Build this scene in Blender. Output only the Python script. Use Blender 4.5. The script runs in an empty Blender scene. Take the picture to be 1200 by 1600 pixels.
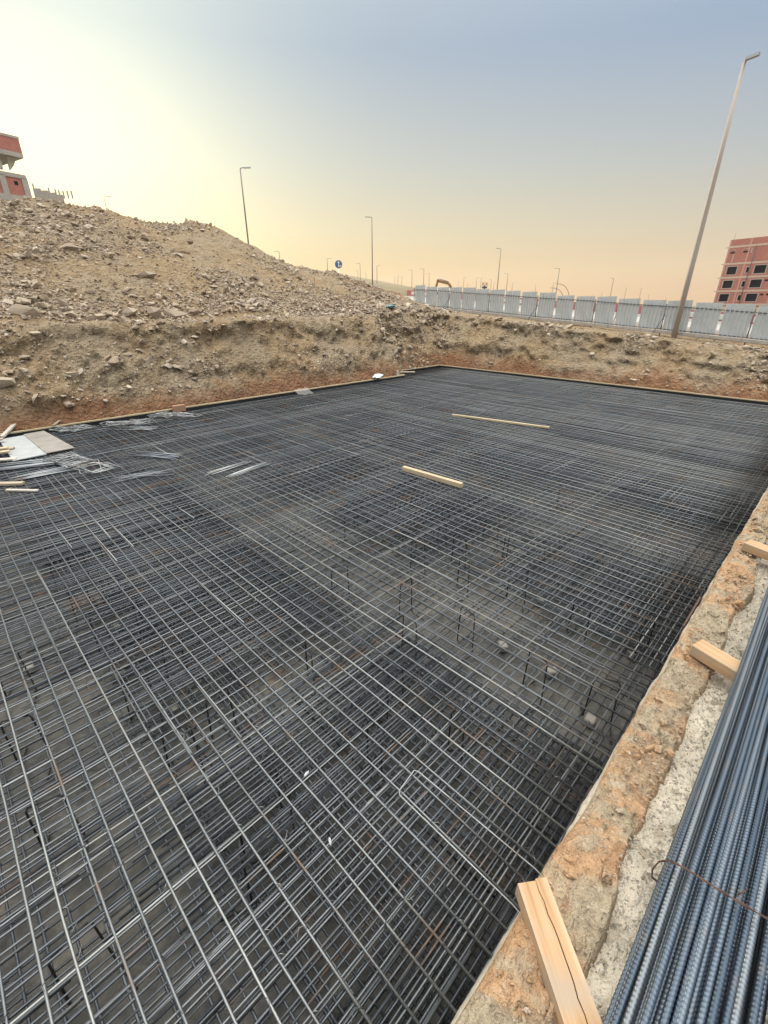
import bpy, bmesh, math, random
import numpy as np
from mathutils import Vector, Matrix, Euler
R = math.radians
random.seed(7)
rng = np.random.default_rng(11)
scene = bpy.context.scene
COL = scene.collection

# ------------------------------------------------------------------ camera
PITCH = math.atan(326 / 695)
cd = bpy.data.cameras.new('camera')
cam = bpy.data.objects.new('camera', cd)
COL.objects.link(cam)
cam.location = (0, 0, 3.0)
cam.rotation_euler = (math.pi / 2 - PITCH, 0, R(-45))
cd.sensor_fit = 'VERTICAL'
cd.sensor_height = 24.0
cd.lens = 24.0 * 695 / 1600
cd.clip_start = 0.05
cd.clip_end = 9000
scene.camera = cam

# ------------------------------------------------------------------ sky, sun, exposure
SUN_AZ = R(78)            # angle from +X
SUN_EL = R(9.0)
world = bpy.data.worlds.new('World')
scene.world = world
world.use_nodes = True
nt = world.node_tree
N, L = nt.nodes, nt.links
for n in list(N):
    N.remove(n)
out = N.new('ShaderNodeOutputWorld')
bg = N.new('ShaderNodeBackground')
sky = N.new('ShaderNodeTexSky')
sky.sky_type = 'NISHITA'
sky.sun_disc = False
sky.sun_elevation = SUN_EL
sky.sun_rotation = math.pi / 2 - SUN_AZ
sky.altitude = 100
sky.air_density = 1.3
sky.dust_density = 4.0
sky.ozone_density = 2.0
# hazy evening sky: colour by height and by bearing from the sun, with added overhead fill, over the physical sky
def wn(t, **k):
    q = N.new(t)
    for a_, b_ in k.items(): setattr(q, a_, b_)
    return q
def wmath(op, a, b=0.0, clamp=False):
    q = wn('ShaderNodeMath', operation=op, use_clamp=clamp)
    for i, v in enumerate((a, b)):
        if isinstance(v, (int, float)): q.inputs[i].default_value = v
        else: L.new(v, q.inputs[i])
    return q.outputs[0]
def wramp(fac, stops):
    q = wn('ShaderNodeValToRGB'); e = q.color_ramp.elements
    while len(e) < len(stops): e.new(0.5)
    for el, (p_, c_) in zip(e, stops): el.position = p_; el.color = (*c_, 1)
    L.new(fac, q.inputs[0]); return q.outputs[0]
def wmix(fac, a, b, mode='MIX'):
    q = wn('ShaderNodeMix', data_type='RGBA', blend_type=mode)
    for sock, v in ((q.inputs[0], fac), (q.inputs[6], a), (q.inputs[7], b)):
        if isinstance(v, (int, float)): sock.default_value = v
        elif isinstance(v, tuple): sock.default_value = (*v, 1)
        else: L.new(v, sock)
    return q.outputs[2]
tc = wn('ShaderNodeTexCoord')
sx = wn('ShaderNodeSeparateXYZ'); L.new(tc.outputs['Generated'], sx.inputs[0])
zc = wmath('MAXIMUM', sx.outputs[2], 0.0)
hl = wmath('SQRT', wmath('ADD', wmath('MULTIPLY', sx.outputs[0], sx.outputs[0]), wmath('MULTIPLY', sx.outputs[1], sx.outputs[1])))
ca = wmath('DIVIDE', wmath('ADD', wmath('MULTIPLY', sx.outputs[0], math.cos(SUN_AZ)), wmath('MULTIPLY', sx.outputs[1], math.sin(SUN_AZ))), wmath('MAXIMUM', hl, 0.001))
azf = wmath('POWER', wmath('MULTIPLY', wmath('ADD', ca, 0.25), 0.8, True), 1.5)
away = wramp(zc, [(0.0, (.64, .40, .25)), (.05, (.60, .43, .30)), (.12, (.50, .455, .40)), (.20, (.38, .435, .485)), (.34, (.25, .36, .54)), (.48, (.42, .54, .68)), (.70, (2.6, 2.6, 2.52)), (1.0, (4.3, 4.15, 3.85))])  # overhead stops raised well above the low sky as added fill light
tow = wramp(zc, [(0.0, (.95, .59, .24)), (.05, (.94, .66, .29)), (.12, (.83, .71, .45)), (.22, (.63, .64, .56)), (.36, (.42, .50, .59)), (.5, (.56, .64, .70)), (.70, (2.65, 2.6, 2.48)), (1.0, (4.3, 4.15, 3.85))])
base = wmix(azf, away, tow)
vd = wn('ShaderNodeVectorMath', operation='DOT_PRODUCT')
L.new(tc.outputs['Generated'], vd.inputs[0])
gel = SUN_EL + math.radians(3)
vd.inputs[1].default_value = (math.cos(SUN_AZ) * math.cos(gel), math.sin(SUN_AZ) * math.cos(gel), math.sin(gel))
ang = wmath('ARCCOSINE', wmath('MINIMUM', vd.outputs['Value'], 0.99999))
g1 = wmath('EXPONENT', wmath('MULTIPLY', wmath('POWER', wmath('DIVIDE', ang, 0.32), 2.0), -1.0))
glow = wmix(1.0, wmix(g1, (0, 0, 0), (.52, .53, .30)), (1, 1, 1), 'MULTIPLY')
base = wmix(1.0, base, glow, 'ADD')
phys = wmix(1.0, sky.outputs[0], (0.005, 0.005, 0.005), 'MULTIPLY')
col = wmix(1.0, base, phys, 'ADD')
below = wmath('LESS_THAN', sx.outputs[2], -0.02)
col = wmix(below, col, (.25, .2, .14))
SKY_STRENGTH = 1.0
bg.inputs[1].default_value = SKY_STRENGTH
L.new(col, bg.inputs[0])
L.new(bg.outputs[0], out.inputs[0])

sd = bpy.data.lights.new('sun', 'SUN')
sd.energy = 4.0
sd.angle = R(20)
sd.color = (1.0, 0.86, 0.66)
sun = bpy.data.objects.new('sun', sd)
COL.objects.link(sun)
sdir = Vector((math.cos(SUN_AZ) * math.cos(SUN_EL), math.sin(SUN_AZ) * math.cos(SUN_EL), math.sin(SUN_EL)))
sun.rotation_euler = sdir.to_track_quat('Z', 'Y').to_euler()

scene.view_settings.view_transform = 'Standard'
scene.view_settings.look = 'None'
scene.view_settings.gamma = 1.0
scene.view_settings.exposure = 0.0

# ------------------------------------------------------------------ noise (vectorised)
def _h(i, j, k, seed):
    with np.errstate(over='ignore'):
        n = (i.astype(np.int64) * 374761393 + j.astype(np.int64) * 668265263 + k.astype(np.int64) * 2147483647 + seed * 974711) & 0xFFFFFFFF
        n = ((n ^ (n >> 13)) * 1274126177) & 0xFFFFFFFF
        n = ((n ^ (n >> 15)) * 2246822519) & 0xFFFFFFFF
        n = n ^ (n >> 16)
    return (n & 0xFFFFFF) / float(0xFFFFFF) * 2 - 1

def noise(x, y, z=None, seed=0):
    x = np.asarray(x, float); y = np.asarray(y, float)
    z = np.zeros_like(x) + 0.37 if z is None else np.asarray(z, float)
    i, j, k = np.floor(x), np.floor(y), np.floor(z)
    u, v, w = x - i, y - j, z - k
    u = u * u * (3 - 2 * u); v = v * v * (3 - 2 * v); w = w * w * (3 - 2 * w)
    r = 0
    for a in (0, 1):
        for b in (0, 1):
            for c in (0, 1):
                r = r + _h(i + a, j + b, k + c, seed) * (u if a else 1 - u) * (v if b else 1 - v) * (w if c else 1 - w)
    return r

def fbm(x, y, z=None, octv=4, seed=0, gain=0.5):
    r = 0; a = 1.0; f = 1.0
    for o in range(octv):
        r = r + a * noise(np.asarray(x) * f, np.asarray(y) * f, None if z is None else np.asarray(z) * f, seed + o * 17)
        a *= gain; f *= 2.03
    return r

def sstep(a, b, x):
    t = np.clip((x - a) / (b - a), 0, 1)
    return t * t * (3 - 2 * t)

# ------------------------------------------------------------------ mesh helpers
def link(name, me, mat=None, parent=None):
    o = bpy.data.objects.new(name, me)
    COL.objects.link(o)
    if mat is not None and me is not None and len(me.materials) == 0:
        me.materials.append(mat)
    if parent is not None:
        o.parent = parent
    return o

def tag(o, label=None, cat=None, group=None, kind=None):
    if label: o['label'] = label
    if cat: o['category'] = cat
    if group: o['group'] = group
    if kind: o['kind'] = kind
    return o

def empty(name, loc, label, cat, group=None, rz=0.0):
    o = bpy.data.objects.new(name, None)
    COL.objects.link(o)
    o.empty_display_size = 0.1
    o.location = loc
    o.rotation_euler = (0, 0, rz)
    return tag(o, label, cat, group)

def copy_tree(o, parent=None):
    c = o.copy()
    COL.objects.link(c)
    c.parent = parent
    for ch in list(o.children):
        copy_tree(ch, c)
    return c

class MB:
    """collects pieces, links them as ONE mesh object"""
    def __init__(s):
        s.v = []; s.f = []; s.t = []; s.uv = []; s.sm = []; s.n = 0
    def add(s, v, f, tint=0.5, smooth=False):
        v = np.asarray(v, float).reshape(-1, 3)
        s.v.append(v)
        s.f.extend([tuple(int(i) + s.n for i in q) for q in f])
        s.sm.extend([smooth] * len(f))
        s.t.append(np.full(len(v), tint))
        s.n += len(v)
        return s
    def box(s, c, size, rot=None, tint=0.5, bev=0.0):
        x, y, z = [a / 2 for a in size]
        b = min(bev, x * .45, y * .45, z * .45)
        if b > 0:
            bm = bmesh.new()
            bmesh.ops.create_cube(bm, size=1.0)
            for q in bm.verts:
                q.co = Vector((q.co.x * 2 * x, q.co.y * 2 * y, q.co.z * 2 * z))
            bmesh.ops.bevel(bm, geom=bm.edges[:] , offset=b, segments=1, affect='EDGES')
            bm.verts.index_update()
            V = np.array([q.co[:] for q in bm.verts]); F = [[q.index for q in f.verts] for f in bm.faces]
            bm.free()
        else:
            V = np.array([(-x,-y,-z),(x,-y,-z),(x,y,-z),(-x,y,-z),(-x,-y,z),(x,-y,z),(x,y,z),(-x,y,z)])
            F = [(3,2,1,0),(4,5,6,7),(0,1,5,4),(1,2,6,5),(2,3,7,6),(3,0,4,7)]
        if rot is not None:
            V = V @ np.array(rot if isinstance(rot, (list, np.ndarray)) else rot.to_3x3()).T
        return s.add(V + np.array(c), F, tint)
    def beam(s, a, b, w, h, tint=0.5, up=(0, 0, 1), bev=0.0):
        a = Vector(a); b = Vector(b)
        d = (b - a); ln = d.length; d.normalize()
        sd_ = Vector(up).cross(d)
        if sd_.length < 1e-4: sd_ = Vector((0, 1, 0)).cross(d)
        sd_.normalize(); u = d.cross(sd_)
        m = np.array([[d[i], sd_[i], u[i]] for i in range(3)])
        return s.box((a + b) / 2, (ln, w, h), m, tint, bev)
    def tube(s, path, r, n=6, tint=0.5, cap=True, smooth=True):
        P = np.asarray(path, float)
        T = np.gradient(P, axis=0)
        T /= np.linalg.norm(T, axis=1)[:, None] + 1e-12
        ref = np.array((0, 0, 1.0)) if abs(T[:, 2]).mean() < 0.8 else np.array((1.0, 0, 0))
        rr = np.full(len(P), r) if np.isscalar(r) else np.asarray(r)
        ang = np.arange(n) * 2 * math.pi / n
        B = np.cross(T, ref); B /= np.linalg.norm(B, axis=1)[:, None] + 1e-12
        C = np.cross(B, T)
        V = P[:, None, :] + rr[:, None, None] * (np.cos(ang)[None, :, None] * B[:, None, :] + np.sin(ang)[None, :, None] * C[:, None, :])
        m = len(P); F = []
        for i in range(m - 1):
            for j in range(n):
                k = (j + 1) % n
                F.append((i * n + j, i * n + k, (i + 1) * n + k, (i + 1) * n + j))
        s.add(V.reshape(-1, 3), F, tint, smooth)
        if cap:
            base = s.n - m * n
            s.f.append(tuple(base + j for j in range(n))[::-1]); s.sm.append(False)
            s.f.append(tuple(base + (m - 1) * n + j for j in range(n))); s.sm.append(False)
        return s
    def prism(s, outline, axis_a, axis_b, tint=0.5):
        """outline: list of 3D points, extruded by vector axis_a -> axis_b"""
        O = np.asarray(outline, float); n = len(O)
        V = np.vstack([O + np.array(axis_a), O + np.array(axis_b)])
        F = [tuple(range(n))[::-1], tuple(range(n, 2 * n))]
        for i in range(n):
            k = (i + 1) % n
            F.append((i, k, n + k, n + i))
        return s.add(V, F, tint)
    def mesh(s, name, mat=None):
        me = bpy.data.meshes.new(name)
        V = np.vstack(s.v)
        me.from_pydata(V.tolist(), [], s.f)
        me.polygons.foreach_set('use_smooth', s.sm)
        at = me.attributes.new('tint', 'FLOAT', 'POINT')
        at.data.foreach_set('value', np.concatenate(s.t))
        if mat: me.materials.append(mat)
        me.update()
        return me
    def build(s, name, mat, parent=None):
        return link(name, s.mesh(name, mat), None, parent)

def fix_normals(me):
    bm = bmesh.new(); bm.from_mesh(me)
    bmesh.ops.recalc_face_normals(bm, faces=bm.faces)
    bm.to_mesh(me); bm.free()

def grid_mesh(name, V, nx, ny, mat, smooth=True):
    """V: (nx*ny,3), index = i*ny + j"""
    me = bpy.data.meshes.new(name)
    i, j = np.meshgrid(np.arange(nx - 1), np.arange(ny - 1), indexing='ij')
    a = (i * ny + j).ravel()
    Q = np.stack([a, a + ny, a + ny + 1, a + 1], 1).astype(np.int32)
    nf = len(Q)
    me.vertices.add(len(V)); me.vertices.foreach_set('co', V.astype(np.float32).ravel())
    me.loops.add(nf * 4); me.loops.foreach_set('vertex_index', Q.ravel())
    me.polygons.add(nf)
    me.polygons.foreach_set('loop_start', np.arange(nf, dtype=np.int32) * 4)
    me.polygons.foreach_set('loop_total', np.full(nf, 4, np.int32))
    me.polygons.foreach_set('use_smooth', np.full(nf, smooth))
    me.update(calc_edges=True); me.validate()
    me.materials.append(mat)
    return me

def tri_mesh(name, V, F, mat, tint=None, smooth=False):
    me = bpy.data.meshes.new(name)
    F = np.asarray(F, np.int32); nf, k = F.shape
    me.vertices.add(len(V)); me.vertices.foreach_set('co', np.asarray(V, np.float32).ravel())
    me.loops.add(nf * k); me.loops.foreach_set('vertex_index', F.ravel())
    me.polygons.add(nf)
    me.polygons.foreach_set('loop_start', np.arange(nf, dtype=np.int32) * k)
    me.polygons.foreach_set('loop_total', np.full(nf, k, np.int32))
    me.polygons.foreach_set('use_smooth', np.full(nf, smooth))
    me.update(calc_edges=True)
    if tint is not None:
        at = me.attributes.new('tint', 'FLOAT', 'POINT')
        at.data.foreach_set('value', np.asarray(tint, np.float32))
    me.materials.append(mat)
    return me

# ------------------------------------------------------------------ materials
class M:
    def __init__(s, name, rough=0.9, metal=0.0, color=(0.5, 0.5, 0.5), spec=None):
        s.m = bpy.data.materials.new(name); s.m.use_nodes = True
        s.t = s.m.node_tree; s.p = s.t.nodes['Principled BSDF']
        s.p.inputs['Roughness'].default_value = rough
        s.p.inputs['Metallic'].default_value = metal
        s.p.inputs['Base Color'].default_value = (*color, 1)
        if spec is not None: s.p.inputs['Specular IOR Level'].default_value = spec
    def n(s, t, **k):
        q = s.t.nodes.new(t)
        for a, b in k.items(): setattr(q, a, b)
        return q
    def l(s, a, b): s.t.links.new(a, b)
    def coords(s, scale=(1, 1, 1), kind='Object'):
        c = s.n('ShaderNodeTexCoord'); m = s.n('ShaderNodeMapping')
        m.inputs['Scale'].default_value = scale
        s.l(c.outputs[kind], m.inputs['Vector'])
        return m.outputs[0]
    def pos(s):
        return s.n('ShaderNodeNewGeometry').outputs['Position']
    def noise(s, vec, scale, detail=4, rough=0.55, dist=0.0):
        q = s.n('ShaderNodeTexNoise')
        q.inputs['Scale'].default_value = scale; q.inputs['Detail'].default_value = detail
        q.inputs['Roughness'].default_value = rough; q.inputs['Distortion'].default_value = dist
        if vec is not None: s.l(vec, q.inputs['Vector'])
        return q.outputs['Fac']
    def voro(s, vec, scale, feat='F1', out='Distance', rnd=1.0):
        q = s.n('ShaderNodeTexVoronoi', feature=feat)
        q.inputs['Scale'].default_value = scale; q.inputs['Randomness'].default_value = rnd
        if vec is not None: s.l(vec, q.inputs['Vector'])
        return q.outputs[out]
    def ramp(s, fac, stops):
        q = s.n('ShaderNodeValToRGB'); e = q.color_ramp.elements
        while len(e) < len(stops): e.new(0.5)
        for el, (p, c) in zip(e, stops):
            el.position = p; el.color = (*c, 1) if len(c) == 3 else c
        s.l(fac, q.inputs[0]); return q.outputs[0]
    def mix(s, fac, a, b, mode='MIX'):
        q = s.n('ShaderNodeMix', data_type='RGBA', blend_type=mode)
        for sock, val in ((q.inputs[0], fac), (q.inputs[6], a), (q.inputs[7], b)):
            if isinstance(val, (int, float)): sock.default_value = val
            elif isinstance(val, tuple): sock.default_value = (*val, 1)
            else: s.l(val, sock)
        return q.outputs[2]
    def math(s, op, a, b=0.0, c=None, clamp=False):
        q = s.n('ShaderNodeMath', operation=op, use_clamp=clamp)
        for i, val in enumerate((a, b, c)):
            if val is None: continue
            if isinstance(val, (int, float)): q.inputs[i].default_value = val
            else: s.l(val, q.inputs[i])
        return q.outputs[0]
    def rng(s, v, a, b, c=0.0, d=1.0, smooth=True):
        q = s.n('ShaderNodeMapRange', interpolation_type='SMOOTHSTEP' if smooth else 'LINEAR')
        for i, val in enumerate((a, b, c, d)): q.inputs[1 + i].default_value = val
        s.l(v, q.inputs[0]); return q.outputs[0]
    def xyz(s, vec):
        q = s.n('ShaderNodeSeparateXYZ'); s.l(vec, q.inputs[0]); return q.outputs
    def attr(s, name):
        return s.n('ShaderNodeAttribute', attribute_name=name).outputs['Fac']
    def rand(s):
        return s.n('ShaderNodeObjectInfo').outputs['Random']
    def color(s, c): s.l(c, s.p.inputs['Base Color']); return s
    def rough(s, c): s.l(c, s.p.inputs['Roughness']); return s
    def bump(s, h, strength=0.5, dist=0.02):
        q = s.n('ShaderNodeBump'); q.inputs['Strength'].default_value = strength
        q.inputs['Distance'].default_value = dist
        s.l(h, q.inputs['Height']); s.l(q.outputs[0], s.p.inputs['Normal']); return s

MAT = {}
def soil_material():
    m = M('soil', 0.97, spec=0.15)
    p = m.pos()
    n1 = m.noise(p, 0.45, 5, 0.6); n2 = m.noise(p, 3.2, 5, 0.65); n3 = m.noise(p, 24, 4, 0.7)
    tan = m.ramp(n2, [(0.25, (0.28, 0.195, 0.11)), (0.5, (0.45, 0.325, 0.195)), (0.75, (0.53, 0.41, 0.27))])
    grey = m.ramp(n2, [(0.25, (0.29, 0.23, 0.16)), (0.5, (0.45, 0.36, 0.25)), (0.8, (0.53, 0.44, 0.33))])
    red = m.ramp(n2, [(0.2, (0.20, 0.075, 0.035)), (0.55, (0.34, 0.15, 0.075)), (0.85, (0.42, 0.24, 0.13))])
    x, y, z = m.xyz(p)
    c = m.mix(m.math('MULTIPLY', m.rng(n1, 0.42, 0.64), 0.8), tan, grey)
    # iron-red layer low in the cut
    zz = m.math('ADD', z, m.math('MULTIPLY', m.math('SUBTRACT', n1, 0.5), 1.7))
    zz = m.math('ADD', zz, m.math('MULTIPLY', m.math('SUBTRACT', n2, 0.5), 0.7))
    c = m.mix(m.math('MULTIPLY', m.rng(zz, 0.95, 0.1), 0.75), c, red)
    # red patch on the heap's tail
    dx = m.math('SUBTRACT', x, 19.6); dy = m.math('SUBTRACT', y, 20.9)
    dd = m.math('SQRT', m.math('ADD', m.math('MULTIPLY', dx, dx), m.math('MULTIPLY', m.math('MULTIPLY', dy, dy), 1.6)))
    dd = m.math('ADD', dd, m.math('MULTIPLY', m.math('SUBTRACT', n2, 0.5), 2.0))
    c = m.mix(m.math('MULTIPLY', m.rng(dd, 3.0, 1.4), 0.85), c, red)
    c = m.mix(m.rng(n3, 0.55, 0.75, 0, 0.55), c, (0.46, 0.40, 0.31))
    c = m.mix(m.rng(n3, 0.40, 0.28, 0, 0.5), c, (0.16, 0.12, 0.075))
    # scrub and tracks on the far land
    far = m.rng(m.math('ADD', x, y), 62, 85)
    n4 = m.noise(p, 0.09, 5, 0.65)
    fc = m.ramp(n4, [(0.3, (0.17, 0.15, 0.085)), (0.5, (0.33, 0.27, 0.17)), (0.7, (0.24, 0.21, 0.14))])
    c = m.mix(far, c, fc)
    m.color(c)
    v = m.voro(p, 9.0); v2 = m.voro(p, 26.0)
    h = m.math('ADD', m.math('MULTIPLY', v, 1.3), m.math('MULTIPLY', v2, 0.5))
    h = m.math('ADD', h, m.math('MULTIPLY', n3, 1.2))
    h = m.math('ADD', h, m.math('MULTIPLY', n2, 1.6))
    m.bump(h, 1.0, 0.10)
    return m.m
MAT['soil'] = soil_material()

def rock_material(name, use_attr):
    m = M(name, 0.93, spec=0.2)
    t = m.attr('tint') if use_attr else m.rand()
    p = m.pos()
    n = m.noise(p, 5, 4, 0.6); n2 = m.noise(p, 30, 3, 0.6)
    c = m.ramp(t, [(0.0, (0.25, 0.20, 0.15)), (0.3, (0.36, 0.295, 0.225)), (0.55, (0.43, 0.36, 0.28)), (0.72, (0.39, 0.295, 0.205)), (0.85, (0.40, 0.345, 0.285)), (1.0, (0.53, 0.46, 0.37))])
    c = m.mix(m.rng(n, 0.45, 0.75, 0, 0.35), c, (0.36, 0.28, 0.18))
    c = m.mix(m.rng(n2, 0.5, 0.3, 0, 0.3), c, (0.17, 0.14, 0.10))
    m.color(c)
    m.bump(m.math('ADD', n2, n), 0.5, 0.02)
    return m.m
MAT['rock'] = rock_material('rock_face', False)
MAT['rubble'] = rock_material('rubble_stone', True)

def steel_material(name, base=1.0):
    m = M(name, 0.42, 0.75)
    t = m.attr('tint'); p = m.pos()
    n = m.noise(p, 2.2, 4, 0.6); n2 = m.noise(p, 60, 2, 0.5)
    c = m.ramp(t, [(0.0, (0.026 * base, 0.031 * base, 0.039 * base)), (0.5, (0.118 * base, 0.131 * base, 0.149 * base)), (1.0, (0.31 * base, 0.32 * base, 0.318 * base))])
    rust = m.math('MULTIPLY', m.rng(m.math('ADD', n, m.math('MULTIPLY', m.math('SUBTRACT', m.math('FRACT', m.math('MULTIPLY', t, 53.7)), 0.5), 0.34)), 0.63, 0.80), 0.75)
    c = m.mix(rust, c, (0.17, 0.095, 0.05))
    m.color(c)
    m.rough(m.math('ADD', m.math('MULTIPLY', rust, 0.35), m.math('ADD', 0.36, m.math('MULTIPLY', n2, 0.16))))
    m.l(m.math('SUBTRACT', 0.78, m.math('MULTIPLY', rust, 0.6)), m.p.inputs['Metallic'])
    m.bump(n2, 0.3, 0.004)
    return m.m
MAT['steel'] = steel_material('rebar_steel')
def bundle_steel():
    m = M('bundle_steel', 0.38, 0.7)
    r = m.rand(); p = m.coords()
    n = m.noise(p, 6, 4, 0.6); n2 = m.noise(p, 120, 2, 0.5)
    c = m.ramp(r, [(0.0, (0.06, 0.083, 0.115)), (0.5, (0.125, 0.158, 0.20)), (1.0, (0.18, 0.205, 0.23))])
    c = m.mix(m.rng(n, 0.52, 0.75, 0, 0.5), c, (0.19, 0.165, 0.14))
    m.color(c); m.rough(m.math('ADD', 0.3, m.math('MULTIPLY', n2, 0.2)))
    return m.m
MAT['bundle'] = bundle_steel()
MAT['dark_steel'] = M('chair_steel', 0.6, 0.4, (0.035, 0.034, 0.035)).m

def wire_material():
    m = M('rusty_wire', 0.7, 0.5)
    n = m.noise(m.coords(), 30, 3)
    m.color(m.ramp(n, [(0.3, (0.06, 0.04, 0.033)), (0.7, (0.16, 0.09, 0.065))]))
    return m.m
MAT['wire'] = wire_material()

def wood_material(name, cols, axis=0, dirt=0.3):
    m = M(name, 0.8, spec=0.25)
    sc = [14, 14, 14]; sc[axis] = 0.9
    v = m.coords(tuple(sc))
    n = m.noise(v, 1.6, 5, 0.6, 0.8); n2 = m.noise(m.coords(), 7, 4)
    sc2 = [70, 70, 70]; sc2[axis] = 2
    n3 = m.noise(m.coords(tuple(sc2)), 1.0, 3)
    c = m.ramp(n, [(0.25, cols[0]), (0.5, cols[1]), (0.75, cols[2])])
    c = m.mix(m.rng(n3, 0.4, 0.25, 0, 0.5), c, tuple(a * 0.55 for a in cols[0]))
    c = m.mix(m.rng(n2, 0.5, 0.75, 0, dirt), c, (0.34, 0.28, 0.215))
    m.color(c); m.bump(m.math('ADD', n, n3), 0.35, 0.004)
    return m.m
MAT['pine'] = wood_material('pine_timber', ((0.26, 0.135, 0.06), (0.44, 0.285, 0.16), (0.52, 0.40, 0.28)), dirt=0.85)
MAT['pale_wood'] = wood_material('pale_timber', ((0.38, 0.30, 0.18), (0.49, 0.40, 0.26), (0.55, 0.46, 0.31)))
MAT['grey_wood'] = wood_material('weathered_board', ((0.27, 0.21, 0.15), (0.40, 0.33, 0.25), (0.52, 0.45, 0.35)), dirt=0.5)
MAT['white_wood'] = wood_material('whitewashed_timber', ((0.42, 0.38, 0.33), (0.50, 0.46, 0.40), (0.56, 0.53, 0.47)))
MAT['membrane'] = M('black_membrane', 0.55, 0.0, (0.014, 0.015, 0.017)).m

def sheet_material(name, a, b):
    m = M(name, 0.75, spec=0.3)
    n = m.noise(m.coords(), 3.0, 6, 0.65, 0.6); n2 = m.noise(m.coords((2, 16, 2)), 1.4, 4)
    c = m.ramp(n, [(0.3, a), (0.7, b)])
    c = m.mix(m.rng(n2, 0.55, 0.8, 0, 0.45), c, tuple(q * 0.6 for q in a))
    m.color(c); return m.m
MAT['sheet_grey'] = sheet_material('grey_sheet', (0.22, 0.20, 0.18), (0.32, 0.295, 0.265))
MAT['sheet_white'] = sheet_material('white_sheet', (0.31, 0.325, 0.325), (0.42, 0.435, 0.43))

def floor_material():
    m = M('membrane_floor', 0.6, spec=0.35)
    p = m.pos()
    n = m.noise(p, 0.8, 5, 0.6); n2 = m.noise(p, 7, 5, 0.65, 1.2); n3 = m.noise(p, 2.2, 4, 0.6)
    c = m.ramp(n2, [(0.3, (0.032, 0.032, 0.031)), (0.5, (0.070, 0.068, 0.064)), (0.72, (0.135, 0.129, 0.117))])
    c = m.mix(m.rng(n, 0.45, 0.7, 0, 0.65), c, (0.22, 0.205, 0.175))
    c = m.mix(m.rng(n3, 0.62, 0.8, 0, 0.7), c, (0.30, 0.22, 0.14))
    # seams of the sheets
    x, y, z = m.xyz(p)
    sx = m.math('ABSOLUTE', m.math('SUBTRACT', m.math('FRACT', m.math('ADD', x, m.math('MULTIPLY', n2, 0.05))), 0.5))
    c = m.mix(m.rng(sx, 0.02, 0.008, 0, 0.6), c, (0.06, 0.06, 0.06))
    m.color(c)
    m.rough(m.rng(n, 0.35, 0.6, 0.42, 0.8))
    m.bump(m.math('ADD', n2, m.math('MULTIPLY', n3, 2.0)), 0.5, 0.02)
    return m.m
MAT['floor'] = floor_material()

def concrete_material(name, base, speck=0.5, bump=0.5, dist=0.01):
    m = M(name, 0.9, spec=0.25)
    p = m.pos()
    n = m.noise(p, 5, 5, 0.6); n2 = m.noise(p, 60, 4, 0.6); n3 = m.noise(p, 170, 2, 0.5); n4 = m.noise(p, 22, 3, 0.5)
    b = Vector(base)
    c = m.ramp(n, [(0.25, tuple(b * 0.72)), (0.5, tuple(b)), (0.75, tuple(b * 1.2))])
    pit = m.rng(m.math('ADD', n2, m.math('MULTIPLY', n4, 0.5)), 0.67, 0.62, 0, speck)
    c = m.mix(pit, c, tuple(b * 0.38))
    if speck > .5:
        vd_ = m.voro(p, 85); keep = m.rng(m.voro(p, 85, out='Color'), .45, .55)
        c = m.mix(m.math('MULTIPLY', m.math('MULTIPLY', m.rng(vd_, .4, .15), keep), .6), c, tuple(b * .25))
    m.color(c)
    m.bump(m.math('ADD', m.math('MULTIPLY', n2, 1.6), m.math('ADD', m.math('MULTIPLY', n3, 0.6), n4)), bump, dist)
    return m.m
MAT['ledge'] = concrete_material('rough_concrete', (0.66, 0.60, 0.49), 0.8, 0.9, 0.010)
MAT['kerb'] = concrete_material('kerb_concrete', (0.36, 0.32, 0.26), 0.3, 0.4, 0.008)
MAT['slab'] = concrete_material('frame_concrete', (0.40, 0.37, 0.335), 0.1, 0.1, 0.01)
MAT['spacer'] = concrete_material('spacer_concrete', (0.24, 0.225, 0.20), 0.2, 0.3, 0.005)

def cap_material():
    m = M('mortar_soil', 0.97, spec=0.12)
    p = m.pos()
    n = m.noise(p, 4.2, 5, 0.6, 0.5); n2 = m.noise(p, 26, 5, 0.65); n3 = m.noise(p, 130, 3, 0.6); v = m.voro(p, 55)
    grey = m.ramp(n2, [(0.25, (0.23, 0.19, 0.135)), (0.5, (0.42, 0.345, 0.245)), (0.8, (0.54, 0.465, 0.35))])
    oran = m.ramp(n2, [(0.2, (0.35, 0.20, 0.11)), (0.5, (0.52, 0.315, 0.175)), (0.8, (0.60, 0.42, 0.27))])
    c = m.mix(m.rng(n, 0.42, 0.56, 0, 0.92), grey, oran)
    c = m.mix(m.rng(n3, 0.42, 0.3, 0, 0.5), c, (0.17, 0.125, 0.08))
    c = m.mix(m.rng(n3, 0.6, 0.75, 0, 0.4), c, (0.60, 0.53, 0.42))
    m.color(c)
    m.bump(m.math('ADD', m.math('MULTIPLY', n2, 1.4), m.math('ADD', m.math('MULTIPLY', n3, 0.7), m.math('MULTIPLY', v, 0.6))), 1.0, 0.021)
    return m.m
MAT['cap'] = cap_material()

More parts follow.
